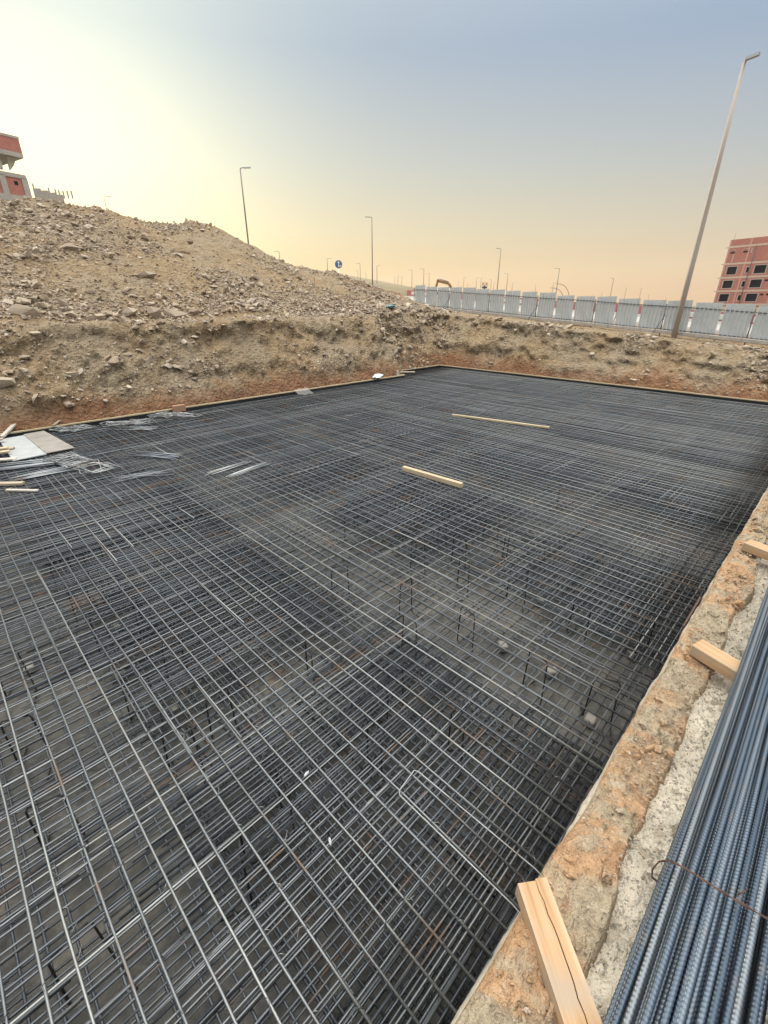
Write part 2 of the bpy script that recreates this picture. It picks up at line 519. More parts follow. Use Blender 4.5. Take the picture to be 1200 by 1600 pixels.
def galv_material():
    m = M('galvanised_sheet', 0.5, 0.08)
    n = m.noise(m.coords(), 2.5, 4); n2 = m.noise(m.coords((9, 9, 0.7)), 1.5, 4)
    c = m.ramp(n, [(0.3, (0.47, 0.50, 0.50)), (0.7, (0.57, 0.595, 0.59))])
    c = m.mix(m.rng(n2, 0.6, 0.8, 0, 0.3), c, (0.30, 0.29, 0.27))
    m.color(c); return m.m
MAT['galv'] = galv_material()
MAT['dark_rail'] = M('dark_rail', 0.6, 0.3, (0.09, 0.10, 0.115)).m
MAT['pole'] = M('pole_paint', 0.55, 0.1, (0.37, 0.32, 0.285)).m
MAT['pole_far'] = M('pole_brown', 0.6, 0.1, (0.20, 0.165, 0.14)).m
MAT['lamp_grey'] = M('lamp_housing', 0.45, 0.3, (0.26, 0.28, 0.29)).m
MAT['lens'] = M('lamp_lens', 0.2, 0.0, (0.55, 0.55, 0.5)).m

def brick_material():
    m = M('red_brick', 0.92, spec=0.2)
    q = m.n('ShaderNodeTexBrick')
    m.l(m.coords(), q.inputs['Vector'])
    q.inputs['Scale'].default_value = 1.0
    q.inputs['Brick Width'].default_value = 0.42; q.inputs['Row Height'].default_value = 0.2
    q.inputs['Mortar Size'].default_value = 0.02
    q.inputs['Color1'].default_value = (0.40, 0.125, 0.085, 1); q.inputs['Color2'].default_value = (0.50, 0.175, 0.115, 1)
    q.inputs['Mortar'].default_value = (0.36, 0.22, 0.18, 1)
    n = m.noise(m.coords(), 0.35, 4)
    n2 = m.noise(m.coords(), 1.3, 3)
    c = m.mix(m.rng(n, 0.5, 0.75, 0, 0.5), q.outputs[0], (0.52, 0.24, 0.16))
    c = m.mix(m.rng(n2, 0.58, 0.75, 0, 0.4), c, (0.33, 0.13, 0.10))
    m.color(c); return m.m
MAT['brick'] = brick_material()
MAT['window'] = M('window_dark', 0.6, 0.0, (0.012, 0.012, 0.018), spec=0.1).m
MAT['trim'] = M('pale_trim', 0.85, 0.0, (0.42, 0.36, 0.33)).m
MAT['band'] = concrete_material('slab_band', (0.52, 0.42, 0.35), 0.1, 0.1, 0.01)
MAT['barrier_red'] = M('barrier_red', 0.6, 0.0, (0.42, 0.16, 0.145)).m
MAT['barrier_white'] = M('barrier_white', 0.5, 0.0, (0.72, 0.70, 0.66)).m
MAT['sign_blue'] = M('sign_blue', 0.45, 0.0, (0.07, 0.13, 0.29)).m
MAT['sign_white'] = M('sign_white', 0.45, 0.0, (0.78, 0.78, 0.76)).m
MAT['ex_yellow'] = M('excavator_paint', 0.6, 0.1, (0.30, 0.16, 0.06)).m
MAT['black'] = M('black_rubber', 0.7, 0.0, (0.03, 0.03, 0.03)).m
MAT['teal'] = M('teal_plastic', 0.5, 0.0, (0.13, 0.24, 0.24)).m
MAT['white_plastic'] = M('white_plastic', 0.5, 0.0, (0.68, 0.74, 0.78)).m
MAT['scrap_plastic'] = M('scrap_plastic', 0.6, 0.0, (0.40, 0.43, 0.45)).m
MAT['brick_block'] = M('clay_block', 0.9, 0.0, (0.36, 0.20, 0.13)).m
film = M('clear_film', 0.25, 0.0, (0.75, 0.74, 0.72)); film.p.inputs['Alpha'].default_value = 0.2
MAT['film'] = film.m

# ------------------------------------------------------------------ ground: one sheet with the cut, the heap and the far hill
CUT_Y = 14.28       # left form line
FAR_X = 19.30       # far form line
def interp(x, xs, ys): return np.interp(x, xs, ys)
RX = [-14, -6, 0, 4, 5.2, 6.3, 7.5, 8.5, 9.4, 10.3, 11.2, 12.1, 13.0, 13.8, 15.0, 16.2, 17.4, 18.2, 18.8, 20.2, 21.4, 22.3, 23.4]
RZ = [5.4, 6.2, 6.4, 6.62, 6.74, 6.66, 6.62, 6.50, 6.36, 6.46, 6.60, 6.60, 6.22, 5.80, 5.02, 4.94, 4.85, 4.62, 4.42, 3.98, 3.64, 3.08, 2.7]
RYX = [-14, 0, 13, 15, 18, 20, 24]
RYY = [24.5, 24, 24, 22.7, 22.2, 21.4, 20.8]
AZ = [-180, -95, -60, -37.5, -33, -30, -27, -20, -14.4, -6, 0, 2.9, 4.8, 7.0, 14.3, 24, 30, 37.5, 95, 180]
GG = [0.0, 0.02, 0.13, 0.20, 0.196, 0.175, 0.125, 0.098, 0.078, 0.059, 0.0415, 0.0365, 0.024, 0.010, 0.006, 0.003, -0.003, -0.006, 0.0, 0.0]

def plateau(x, y):
    return 1.42 + 0.072 * np.clip(y - 1.5, 0, 15.5) + 0.02 * np.clip(y - 17, 0, 8)

def ground_z(x, y, detail=True):
    x = np.asarray(x, float); y = np.asarray(y, float)
    D = np.hypot(x, y)
    az = 45 - np.degrees(np.arctan2(y, x)); az = (az + 180) % 360 - 180
    P = plateau(x, y)
    G = interp(az, AZ, GG)
    lim = np.where(G > 0.12, 105.0, 750.0)
    far = G * np.clip(np.minimum(D, lim) - 30, 0, None) + 0.25 * G * np.clip(D - lim, 0, None)
    roll = fbm(x * .011 + 3, y * .011, octv=3, seed=5) * np.clip((D - 90) / 200, 0, 1) * np.clip(D * .004, 0, 1.1)
    P = P + far + roll * (G < 0.03) * 0.5
    # heap
    yr = interp(x, RYX, RYY); zr = interp(x, RX, RZ)
    foot = 16.75 + 0.35 * noise(x * .5, y * 0 + 2, seed=3)
    t = np.clip((y - foot) / (yr - foot), 0, 1)
    front = P + (zr - P) * (0.94 * t ** 0.92 + 0.06 * np.sin(t * math.pi / 2))
    back = zr - 0.62 * (y - yr)
    hz = np.where(y < yr, front, back)
    hz = np.where(y < foot, -9, hz)
    crest = np.exp(-((y - yr) / 0.8) ** 2) * 0.12
    side = sstep(23.6, 21.8, x) * sstep(-22, -12, x)
    hz = P + (np.maximum(hz - crest, P) - P) * side
    inheap = np.clip((hz - P) / 0.5, 0, 1)
    z = np.maximum(P, hz)
    # slumped band of the cut and pit
    form = np.where(x < 15.45, CUT_Y, 15.2)
    dy = y - form; dx = x - FAR_X
    dxl = -7.0 - x
    s = np.maximum(np.maximum(dy, dx), dxl)
    cx = (dy > 0) & (dx > 0)
    s = np.where(cx, np.maximum(dy, dx) * .55 + .45 * np.hypot(dy, dx), s)
    wid = 1.6 + 0.35 * noise(x * .7, y * .7, seed=21)
    w = np.clip(s / wid, 0, 1)
    prof = np.where(w < .18, w * 1.5, .27 + (w - .18) * .89)
    wall = 0.02 + (P - 0.02) * np.minimum(prof, 1)
    if detail:
        n1 = fbm(x * .9, y * .9, octv=3, seed=31)
        n2 = fbm(x * 3.1, y * 3.1, octv=3, seed=41)
        amp = np.where(D < 60, 1, 0)
        z = z + inheap * (0.13 * n1 + 0.075 * n2) * amp + (1 - inheap) * amp * (0.03 * n1 + 0.03 * n2)
        wall = wall + np.clip(w * 6, 0.15, 1) * (0.10 * n1 + 0.07 * n2) * np.sin(np.clip(w, 0.03, .97) * math.pi) ** .5
    z = np.where((s > 0) & (s < wid) & (y > 0.12), np.minimum(np.where(w >= 1, z, wall), np.maximum(z, wall)), z)
    z = np.where((s <= -0.03) & (y > 0.08), -0.9, z)
    z = np.where((s > -0.03) & (s <= 0) & (y > 0.08), 0.0, z)
    near = (y <= 0.08)
    z = np.where(near & (D < 60) & (x < 20), 1.30, z)
    return z

def ground_pt(x, y):
    """surface point, with sideways relief on the cut faces"""
    z = ground_z(x, y)
    x = np.asarray(x, float); y = np.asarray(y, float)
    form = np.where(x < 15.45, CUT_Y, 15.2)
    sy = y - form; sx = x - FAR_X
    a = np.clip(sy / .4, 0, 1) * np.clip((2.6 - sy) / .6, 0, 1) * (x > -7)
    b = np.clip(sx / .4, 0, 1) * np.clip((2.4 - sx) / .6, 0, 1) * (y > 0.1)
    q = fbm(x * .55, y * .55, z * 2.6, octv=3, seed=77)
    q2 = fbm(x * 3.4, y * 3.4, z * 4.6, octv=3, seed=97, gain=.7)
    sw = np.maximum(sy, sx) / 1.6
    lipn = np.clip(.55 + 1.1 * fbm(x * .8, y * .8, octv=3, seed=131), 0, 1.4)
    k = 0.17 * q + 0.13 * q2 + lipn * (.14 * np.exp(-((sw - .72) / .14) ** 2) - .15 * np.exp(-((sw - .98) / .10) ** 2))
    return x + b * k, y + a * k, z

def axis(f0, f1, step, lim, grow=1.16, coarse=()):
    a = list(np.arange(f0, f1 + 1e-6, step))
    st, v = step, f1
    hi = []
    while v < lim:
        st *= grow; v += st; hi.append(v)
    st, v = step, f0
    lo = []
    while v > -lim:
        st *= grow; v -= st; lo.append(v)
    return np.array(lo[::-1] + a + hi)
gx = axis(-3.0, 24.0, 0.085, 1150)
gy = axis(-0.1, 25.5, 0.085, 1150)
gx = np.sort(np.append(gx, [FAR_X - .035, FAR_X - .01, FAR_X + .01]))
gy = np.sort(np.append(gy, [CUT_Y - .035, CUT_Y - .01, CUT_Y + .01, 0.075, 0.085]))
XX, YY = np.meshgrid(gx, gy, indexing='ij')
px, py, pz = ground_pt(XX.ravel(), YY.ravel())
ground = link('ground', grid_mesh('ground', np.stack([px, py, pz], 1), len(gx), len(gy), MAT['soil']))
ground['kind'] = 'structure'

fl = MB()
fxs = np.linspace(-7.2, FAR_X + .0, 90); fys = np.linspace(0.15, 15.25, 60)
FX, FY = np.meshgrid(fxs, fys, indexing='ij')
FZ = -0.62 + 0.02 * fbm(FX * .8, FY * .8, octv=3, seed=9)
pit_floor = link('pit_floor', grid_mesh('pit_floor', np.stack([FX.ravel(), FY.ravel(), FZ.ravel()], 1), 90, 60, MAT['floor']))
pit_floor['kind'] = 'structure'

# ------------------------------------------------------------------ rocks
def rock_proto(seed, flat=1.0):
    r = random.Random(seed)
    bm = bmesh.new()
    for i in range(15):
        v = Vector((r.gauss(0, 1), r.gauss(0, 1), r.gauss(0, 1))).normalized()
        # pull towards a box so that faces come out broad and angular
        k = max(abs(v.x), abs(v.y), abs(v.z))
        v = v.lerp(v / k * 0.8, 0.75) * r.uniform(.82, 1.05)
        bm.verts.new((v.x * r.uniform(.9, 1.1) * 0.62, v.y * 0.46, v.z * 0.36 * flat))
    bmesh.ops.convex_hull(bm, input=bm.verts)
    bmesh.ops.delete(bm, geom=[v for v in bm.verts if not v.link_faces], context='VERTS')
    bmesh.ops.triangulate(bm, faces=bm.faces)
    bm.verts.index_update()
    V = np.array([v.co[:] for v in bm.verts]); F = np.array([[v.index for v in f.verts] for f in bm.faces])
    bm.free()
    return V, F
PROTO = [rock_proto(s, random.uniform(.7, 1.25)) for s in range(12)]

def rand_rots(n, tilt=0.6):
    a = rng.uniform(0, 2 * math.pi, n); b = rng.normal(0, tilt, n); c = rng.normal(0, tilt, n)
    ca, sa, cb, sb, cc, sc = np.cos(a), np.sin(a), np.cos(b), np.sin(b), np.cos(c), np.sin(c)
    Rm = np.empty((n, 3, 3))
    Rm[:, 0, 0] = ca * cb; Rm[:, 0, 1] = ca * sb * sc - sa * cc; Rm[:, 0, 2] = ca * sb * cc + sa * sc
    Rm[:, 1, 0] = sa * cb; Rm[:, 1, 1] = sa * sb * sc + ca * cc; Rm[:, 1, 2] = sa * sb * cc - ca * sc
    Rm[:, 2, 0] = -sb; Rm[:, 2, 1] = cb * sc; Rm[:, 2, 2] = cb * cc
    return Rm

def scatter(pos, size, tilt=0.6):
    VV, FF, TT, off = [], [], [], 0
    which = rng.integers(0, len(PROTO), len(pos))
    for k, (V, F) in enumerate(PROTO):
        m = np.where(which == k)[0]
        if len(m) == 0: continue
        Rm = rand_rots(len(m), tilt)
        sc = size[m][:, None] * rng.uniform(.75, 1.25, (len(m), 3))
        P = np.einsum('nij,nvj->nvi', Rm, V[None] * sc[:, None, :]) + pos[m][:, None, :]
        VV.append(P.reshape(-1, 3))
        FF.append((F[None] + (off + np.arange(len(m)) * len(V))[:, None, None]).reshape(-1, 3))
        TT.append(np.repeat(rng.uniform(0, 1, len(m)), len(V)))
        off += len(m) * len(V)
    return np.vstack(VV), np.vstack(FF), np.concatenate(TT)

def surf(x, y):
    a, b, c = ground_pt(x, y)
    return np.stack([a, b, c], 1)

xs, ys, ss = [], [], []
def put(n, fx, fy, lo, hi, power=2.6, dens=None):
    x = fx(n); y = fy(n)
    u = rng.uniform(0, 1, n)
    s = lo * (1 - u * (1 - (lo / hi) ** power)) ** (-1 / power)
    if dens is not None:
        k = rng.uniform(0, 1, n) < dens(x, y)
        x, y, s = x[k], y[k], s[k]
    xs.append(x); ys.append(y); ss.append(s)
clump = lambda x, y: np.clip(0.42 + 1.25 * fbm(x * .38, y * .38, octv=3, seed=55), 0.07, 1)
clump2 = lambda x, y: np.clip(0.34 + 1.3 * fbm(x * .6, y * .6, octv=3, seed=66), 0.03, 1)
U = lambda a, b: (lambda n: rng.uniform(a, b, n))
put(34000, U(-3, 23), U(16.9, 24.6), 0.05, 0.34, 2.5, clump)           # heap
put(9500, U(-2, 22.5), lambda n: 16.75 + np.abs(rng.normal(0, 0.85, n)), 0.065, 0.36, 2.4, lambda x, y: clump(x, y) * .5 + .4)   # foot of the heap
put(11000, U(-2, 20), U(14.5, 16.6), 0.04, 0.34, 2.3, clump2)            # left cut
put(13000, U(19.4, 21.4), U(0.3, 17), 0.045, 0.38, 2.3, clump2)            # far cut
put(6000, U(15.3, 20.6), U(15.2, 17.6), 0.06, 0.48, 2.2, clump)          # corner
put(1500, U(21, 24), U(-2, 21), 0.03, 0.16, 2.6)                         # verge below the fence
put(1600, U(-2, 19), U(14.32, 14.8), 0.02, 0.07, 2.6)
X = np.concatenate(xs); Y = np.concatenate(ys); S = np.concatenate(ss)
Zg = ground_z(X, Y)
ok = (Zg > 0.02)
X, Y, S = X[ok], Y[ok], S[ok]
# the largest as the camera sees them stand as rocks of their own
def cam_uv(P):
    q = P - np.array((0, 0, 3.0))
    fwd = (q[:, 0] + q[:, 1]) * math.sqrt(.5); rt = (q[:, 0] - q[:, 1]) * math.sqrt(.5); up = q[:, 2]
    dep = fwd * math.cos(PITCH) - up * math.sin(PITCH); v = up * math.cos(PITCH) + fwd * math.sin(PITCH)
    return 600 + 695 * rt / dep, 800 - 695 * v / dep, dep
P3 = surf(X, Y)
cu, cv, cdp = cam_uv(P3)
vis = (cu > 4) & (cu < 1196) & (cdp > 0)
yr_ = np.interp(X, RYX, RYY)
vis &= ~((Y > yr_ - .1) & (X < 22))
score = np.where(vis, S / cdp, 0)
N_ROCK = 262
top = np.argsort(-score)[:N_ROCK]
mask = np.zeros(len(X), bool); mask[top] = True
V, F, T = scatter(P3[~mask] + np.stack([S * 0, -S * .1, S * .12], 1)[~mask], S[~mask])
rub = link('rubble', tri_mesh('rubble', V, F, MAT['rubble'], T))
tag(rub, 'loose grey and tan rubble strewn over the spoil heap and the cut faces', 'rubble', kind='stuff')
rock_me = []
for k, (pv, pf) in enumerate(PROTO):
    rock_me.append(tri_mesh('rock', pv, pf, MAT['rock']))
def add_rock(p, s, label, group, k=None, rot=None, scl=(1, 1, 1)):
    k = random.randrange(len(rock_me)) if k is None else k
    o = link('rock', rock_me[k])
    o.location = p
    o.rotation_euler = rot or (random.gauss(0, .45), random.gauss(0, .45), random.uniform(0, 6.28))
    o.scale = tuple(s * a * random.uniform(.8, 1.2) for a in scl)
    return tag(o, label, 'rock', group)
for i in top:
    p = P3[i]
    form = 15.2 if p[0] > 15.45 else CUT_Y
    if p[1] > 16.5:
        if p[1] < 17.9:
            lb, gr = 'angular grey rock in the band of rubble along the foot of the spoil heap', 'rocks at the foot of the heap'
        else:
            lb, gr = 'angular rock half buried in the slope of the spoil heap', 'rocks on the slope of the heap'
    elif p[0] > FAR_X and p[1] < 15:
        lb, gr = 'stone sticking out of the earth cut below the metal fence', 'stones in the far cut'
    else:
        lb, gr = 'stone embedded in the earth cut below the spoil heap', 'stones in the left cut'
    add_rock(p + np.array((0, -.1 * S[i], .12 * S[i])), S[i], lb, gr)
# boulders the photograph shows one by one (x, y on the slope, size)
def slope_at(x, y): return surf(np.array([x]), np.array([y]))[0]
for x, y, s, sc, lb in [
        (6.35, 18.9, .55, (1.1, .8, .9), 'large pale slab-sided boulder in the middle of the spoil heap slope, left of its twin'),
        (6.75, 18.75, .56, (1.2, .8, .8), 'large tilted tan boulder in the middle of the spoil heap slope, right of its twin'),
        (2.55, 16.95, .62, (1.3, .9, .8), 'broad flat boulder at the heap foot by the left edge of the photo'),
        (4.35, 16.9, .66, (1.2, 1, .8), 'pale rounded boulder at the heap foot, below the two tilted boulders'),
        (5.35, 17.0, .6, (1.1, 1, .9), 'squarish grey boulder at the heap foot, start of the row of big stones'),
        (6.05, 16.95, .6, (1, 1, 1.), 'dark-shadowed block in the row of big stones at the heap foot'),
        (6.75, 16.9, .64, (1.2, 1, .85), 'wedge-shaped pale boulder in the row of big stones at the heap foot'),
        (7.4, 16.9, .42, (1.1, 1, .85), 'small flat boulder ending the row of big stones at the heap foot'),
        (13.9, 16.7, .5, (1, 1, 1), 'lone block on the lip of the cut, below the heap right half'),
        (5.35, 22.6, .7, (1, 1, .9), 'round pale boulder near the top of the heap, below the unfinished house'),
        (9.1, 20.9, .6, (1.2, 1, .8), 'whitish broken boulder on the upper slope of the heap'),
        (4.9, 20.1, .55, (1.4, .9, .6), 'flat grey slab lying on the heap slope below the round boulder'),
        (2.9, 15.0, .5, (1, 1, 1.1), 'blocky stone jutting from the left cut above the red soil'),
        (1.3, 14.9, .5, (1.3, 1, .9), 'broad stone low in the left cut near the whitewashed prop'),
        (20.6, 3.6, .42, (1.2, 1, .9), 'pale flat stone in the far cut, below the tall street lamp')]:
    add_rock(slope_at(x, y) + np.array((0, -.03, .04)), s * .85, lb, None, rot=(random.gauss(.5, .12), random.gauss(0, .15), random.uniform(-.5, .5)), scl=(sc[0], sc[1], sc[2] * 1.7))

# ------------------------------------------------------------------ reinforcement mats
TOP_R = 0.0070
bars_up, bars_lo = [], []      # (path, radius, tint)
def line(a, b, wob=0.009, seg=.9):
    a = np.array(a, float); b = np.array(b, float)
    n = max(2, int(np.linalg.norm(b - a) / seg) + 1)
    t = np.linspace(0, 1, n)[:, None]
    P = a + (b - a) * t
    d = (b - a) / np.linalg.norm(b - a); s = np.array((-d[1], d[0], 0))
    off = np.cumsum(rng.normal(0, wob, n)); off -= np.linspace(off[0], off[-1], n) * .8
    P = P + s * off[:, None]
    P[:, 2] += rng.normal(0, 0.004, n)
    return P
def ymax(x): return 14.02 if x < 15.3 else 14.95
X0, X1, Y0 = -3.0, 19.12, 0.27
def tint(m=.74, sdv=.17): return float(np.clip(rng.normal(m, sdv), 0, 1))  # cross bars lighter: reflected sky glow painted into the steel tint
def dtint(): return tint(.51, .17)  # bars along the pit tinted darker, without that painted glow
TIE_X, TIE_Y = [], []
# upper mat: top bars run across the pit, lapped somewhere
x = X0
while x < X1:
    r = TOP_R * rng.uniform(.95, 1.08)
    yl = rng.uniform(3, 11)
    e = ymax(x) - rng.uniform(0, .06)
    sk = rng.normal(0, .01); TIE_X.append(x)
    t1 = tint()
    bars_up.append((line((x, Y0 + rng.uniform(-.05, .05), -r), (x + sk, yl, -r)), r, t1))
    dd = r * 2.1
    bars_up.append((line((x + sk + dd, yl - rng.uniform(.7, 1.1), -r), (x + sk * 2 + dd * .5, e, -r)), r, tint()))
    x += 0.146 + rng.normal(0, .006)
# upper mat: bars along the pit, just below
y = Y0 + .03
while y < 14.95:
    r = 0.0063
    xs0 = X0 if y < 14.0 else 15.35
    z = -2 * TOP_R - r
    xl = rng.uniform(2, 14); TIE_Y.append(y)
    bars_up.append((line((xs0, y, z), (max(xl, xs0 + .5), y + rng.normal(0, .01), z)), r, dtint()))
    if xl > xs0 + .5:
        bars_up.append((line((xl - rng.uniform(.7, 1.2), y + .021, z), (X1, y + rng.normal(0, .012), z)), r, dtint()))
    y += (.14 if y < 4.2 else rng.choice([.08, .11, .135])) + rng.normal(0, .009)
# extra bars over the column strips
for cx in (-2.2, 1.75, 5.75, 9.8, 13.9, 17.8):
    for cy in (1.35, 4.75, 8.1, 11.4):
        hx, hy = rng.uniform(.95, 1.45), rng.uniform(1.0, 1.5)
        if cx == 1.75 and cy == 1.35: hx, hy = 1.3, 1.35
        y = cy - hy
        while y < cy + hy:
            if y > Y0:
                j = rng.normal(0, .32); j2 = rng.normal(0, .25)
                z = -2 * TOP_R - .0078 - rng.choice([0, .017, .03])
                bars_up.append((line((max(X0, cx - hx + j - .35 - (.35 if cy == 1.35 and cx == 1.75 else 0)), y, z), (min(cx + hx + (j2 if cx != 1.75 else .4 * j2) + (.35 if cx != 1.75 else -.3), X1), y + rng.normal(0, .012), z)), .0064, .0001 + dtint() * .9))
            y += rng.uniform(.034, .06) if (cx == 1.75 and cy == 1.35) else rng.uniform(.045, .085)
        x = cx - hx
        while x < cx + hx:
            if X0 < x < X1:
                z = -0.47 + rng.uniform(-.01, .01)
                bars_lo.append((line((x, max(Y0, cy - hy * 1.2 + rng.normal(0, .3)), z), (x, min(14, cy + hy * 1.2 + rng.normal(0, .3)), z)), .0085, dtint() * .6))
            x += rng.uniform(.05, .10)
        y = cy - hy
        while y < cy + hy:
            if y > Y0:
                z = -0.49
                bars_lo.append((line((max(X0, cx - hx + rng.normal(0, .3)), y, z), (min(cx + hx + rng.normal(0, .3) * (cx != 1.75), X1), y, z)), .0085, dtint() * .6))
            y += rng.uniform(.05, .09)
# closer bars in the near left corner
y = Y0 + .08
while y < 4.3:
    z = -2 * TOP_R - .0078
    bars_up.append((line((X0, y, z), (rng.uniform(.1, 1.3), y + rng.normal(0, .015), z)), .0078, dtint()))
    y += rng.choice([.07, .11, .2])
# lower mat
x = X0 + .05
while x < X1:
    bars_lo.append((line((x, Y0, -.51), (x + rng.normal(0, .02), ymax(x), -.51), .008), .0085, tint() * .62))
    x += 0.146 + rng.normal(0, .01)
y = Y0 + .06
while y < 14.9:
    xs0 = X0 if y < 14.0 else 15.4
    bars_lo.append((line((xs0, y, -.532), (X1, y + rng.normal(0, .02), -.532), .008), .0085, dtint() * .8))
    y += 0.125 + rng.normal(0, .02)

def screen_size(path, r):
    a, b, d = cam_uv(path)
    tot = 0.0
    P = path
    for i in range(len(P) - 1):
        for t in np.linspace(.05, .95, 8):
            q = (P[i] * (1 - t) + P[i + 1] * t)[None]
            u, v, dd = cam_uv(q)
            if dd[0] > .1 and 0 < u[0] < 1200 and 0 < v[0] < 1600:
                tot += r * np.linalg.norm(P[i + 1] - P[i]) / 8 / dd[0] ** 2
    return tot
def build_mat(name, label, bars):
    root = empty(name, (0, 0, 0), label, 'rebar mat')
    sc = np.array([screen_size(p, r) for p, r, t in bars])
    order = np.argsort(-sc)
    for i in order[:98]:
        p, r, t = bars[i]
        MB().tube(p, r, 8, t).build('bar', MAT['steel'], root)
    rest = MB()
    for i in order[98:]:
        p, r, t = bars[i]
        rest.tube(p, r, 6, t)
    q = rest.build('further_bars', MAT['steel'], root)
    q['kind'] = 'stuff'
    return root
up_mat = build_mat('upper_rebar_mat', 'upper grid of dark steel bars filling the pit from edge to edge', bars_up)
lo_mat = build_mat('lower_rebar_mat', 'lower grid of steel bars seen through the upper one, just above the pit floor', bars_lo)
# tie wires on near crossings
tw = MB()
near_x = [q for q in TIE_X if -.8 < q < 7]; near_y = [q for q in TIE_Y if q < 6]
for k in range(1100):
    px_, py_ = random.choice(near_x), random.choice(near_y)
    if random.random() > 1.5 / (1 + .25 * (px_ + py_)): continue
    sx_ = random.choice((-1, 1)); w_ = .014
    q = np.array([(px_ - w_, py_ - w_ * sx_, -.022), (px_ - w_ * .7, py_ - w_ * .7 * sx_, -.002), (px_, py_, .0035), (px_ + w_ * .7, py_ + w_ * .7 * sx_, -.002), (px_ + w_, py_ + w_ * sx_, -.022)])
    tw.tube(q, .0022, 4, random.choice((.2, .5, 1.0)), cap=False)
    if random.random() < .35:
        a = random.uniform(0, 6.28); l_ = random.uniform(.03, .09)
        q = np.array([(px_, py_, .002), (px_ + l_ * .5 * math.cos(a), py_ + l_ * .5 * math.sin(a), random.uniform(.0, .03)), (px_ + l_ * math.cos(a + .5), py_ + l_ * math.sin(a + .5), random.uniform(-.06, .03))])
        tw.tube(q, .0016, 4, random.choice((.5, 1.0)), cap=False)
o = tw.build('tie_wire', MAT['steel'], up_mat); o['kind'] = 'stuff'

# support chairs between the mats
def chair_meshes():
    b = MB(); leg = MB(); leg2 = MB()
    b.tube([(-.09, 0, .0), (0, 0, .004), (.09, 0, 0)], .007, 6)
    leg.tube([(-.09, 0, 0), (-.105, 0, -.03), (-.12, 0.0, -.5), (-.125, .03, -.535), (-.125, .2, -.545)], .007, 6)
    leg2.tube([(.09, 0, 0), (.105, 0, -.03), (.12, 0.0, -.5), (.125, -.03, -.535), (.125, -.2, -.545)], .007, 6)
    return b.mesh('top_bar', MAT['dark_steel']), leg.mesh('leg', MAT['dark_steel']), leg2.mesh('leg', MAT['dark_steel'])
ct, cl1, cl2 = chair_meshes()
CH = [(0.53, 6.68), (0.53, 5.75), (0.52, 4.84), (0.92, 6.68), (0.92, 6.02), (0.93, 4.99), (0.94, 3.96), (0.52, 3.7), (0.96, 3.0), (0.57, 2.9), (-0.26, 4.9), (-0.31, 3.92),
      (5.23, 6.58), (5.5, 6.2), (4.61, 5.14), (4.2, 5.0), (5.97, 6.21), (4.6, 4.04), (4.24, 3.55), (4.78, 3.22), (4.3, 2.8), (5.06, 3.75), (5.37, 2.8), (4.64, 2.19), (3.44, 2.14),
      (5.75, 3.3), (7.86, 3.16), (6.76, 6.0), (3.03, 3.84), (3.38, 3.0), (2.89, 2.5), (4.48, 1.31), (3.35, 1.26), (3.51, 0.68), (4.78, 0.69), (2.21, 2.06), (2.21, 1.37), (0.94, 1.97),
      (1.68, 1.79), (1.86, 2.91), (-0.29, 2.96), (-0.35, 2.0), (0.53, 1.82)]
for k, (x, y) in enumerate(CH):
    dense = abs(x - 1.75) < 1.5 and y < 2.7
    r = empty('support_chair', (x, y, -.045), 'dark bent-steel chair propping the upper bars in a densely barred patch' if dense else 'dark bent-steel chair propping the upper bars over a stretch of open floor',
              'rebar chair', 'support chairs between the two mats', random.uniform(-.5, .5) + random.choice([0, math.pi / 2]))
    link('top_bar', ct, None, r); link('leg', cl1, None, r); link('leg', cl2, None, r)
# concrete spacers on the floor
sp_me = MB().box((0, 0, .03), (.09, .07, .06), bev=.008).mesh('concrete_spacer', MAT['spacer'])
SP = [(3.79, 1.26, 'cube-like concrete spacer standing out on the bare floor near the kerb'), (3.77, 1.84, 'pale concrete spacer lying left of the cube-like one on the bare floor'),
      (4.84, 1.92, 'pale concrete spacer farthest along the bare patch by the kerb'), (-0.14, 5.27, 'concrete spacer under the bars at the left edge of the photo'),
      (0.74, 5.32, 'concrete spacer under paired bars, middle of the left-hand row'), (0.74, 6.08, 'concrete spacer under paired bars, far end of the left-hand row'),
      (0.52, 4.44, 'concrete spacer at the near end of the left-hand row'), (0.77, 3.61, 'whitish concrete spacer alone on the floor, left of the dense bars'),
      (4.69, 0.75, 'concrete spacer close under the kerb face'), (3.47, 0.72, 'tan concrete spacer between the cube-like one and the kerb')]
for x, y, lb in SP:
    o = link('concrete_spacer', sp_me); o.location = (x, y, -.605); o.rotation_euler = (0, 0, random.uniform(0, 3)); o.scale = (1.3, 1.3, 1.4)
    tag(o, lb, 'spacer', 'concrete spacers under the lower mat')

# ------------------------------------------------------------------ edge forms
def form(name, a, b, label, up=0.11, mat='pale_wood'):
    a = Vector((*a, 0)); b = Vector((*b, 0)); d = (b - a).normalized()
    root = empty(name, (a.x, a.y, 0), label, 'formwork', 'edge forms round the pit')
    root.rotation_euler = (0, 0, math.atan2(d.y, d.x))
    ln = (b - a).length
    bd = MB(); n = max(1, round(ln / 4)); 
    for i in range(n):
        x0, x1 = ln * i / n, ln * (i + 1) / n - .006
        bd.box(((x0 + x1) / 2, random.uniform(-.006, .006), up - .02 + random.uniform(-.006, .006)), (x1 - x0, .055, .04), bev=.004)
    bd.build('top_plank', MAT[mat], root)
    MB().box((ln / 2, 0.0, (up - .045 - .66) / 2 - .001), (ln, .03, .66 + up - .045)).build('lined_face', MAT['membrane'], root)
    return root
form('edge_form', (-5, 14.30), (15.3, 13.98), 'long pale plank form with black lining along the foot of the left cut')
form('edge_form', (15.1, 15.12), (19.2, 15.1), 'short pale plank form set back at the far left corner')
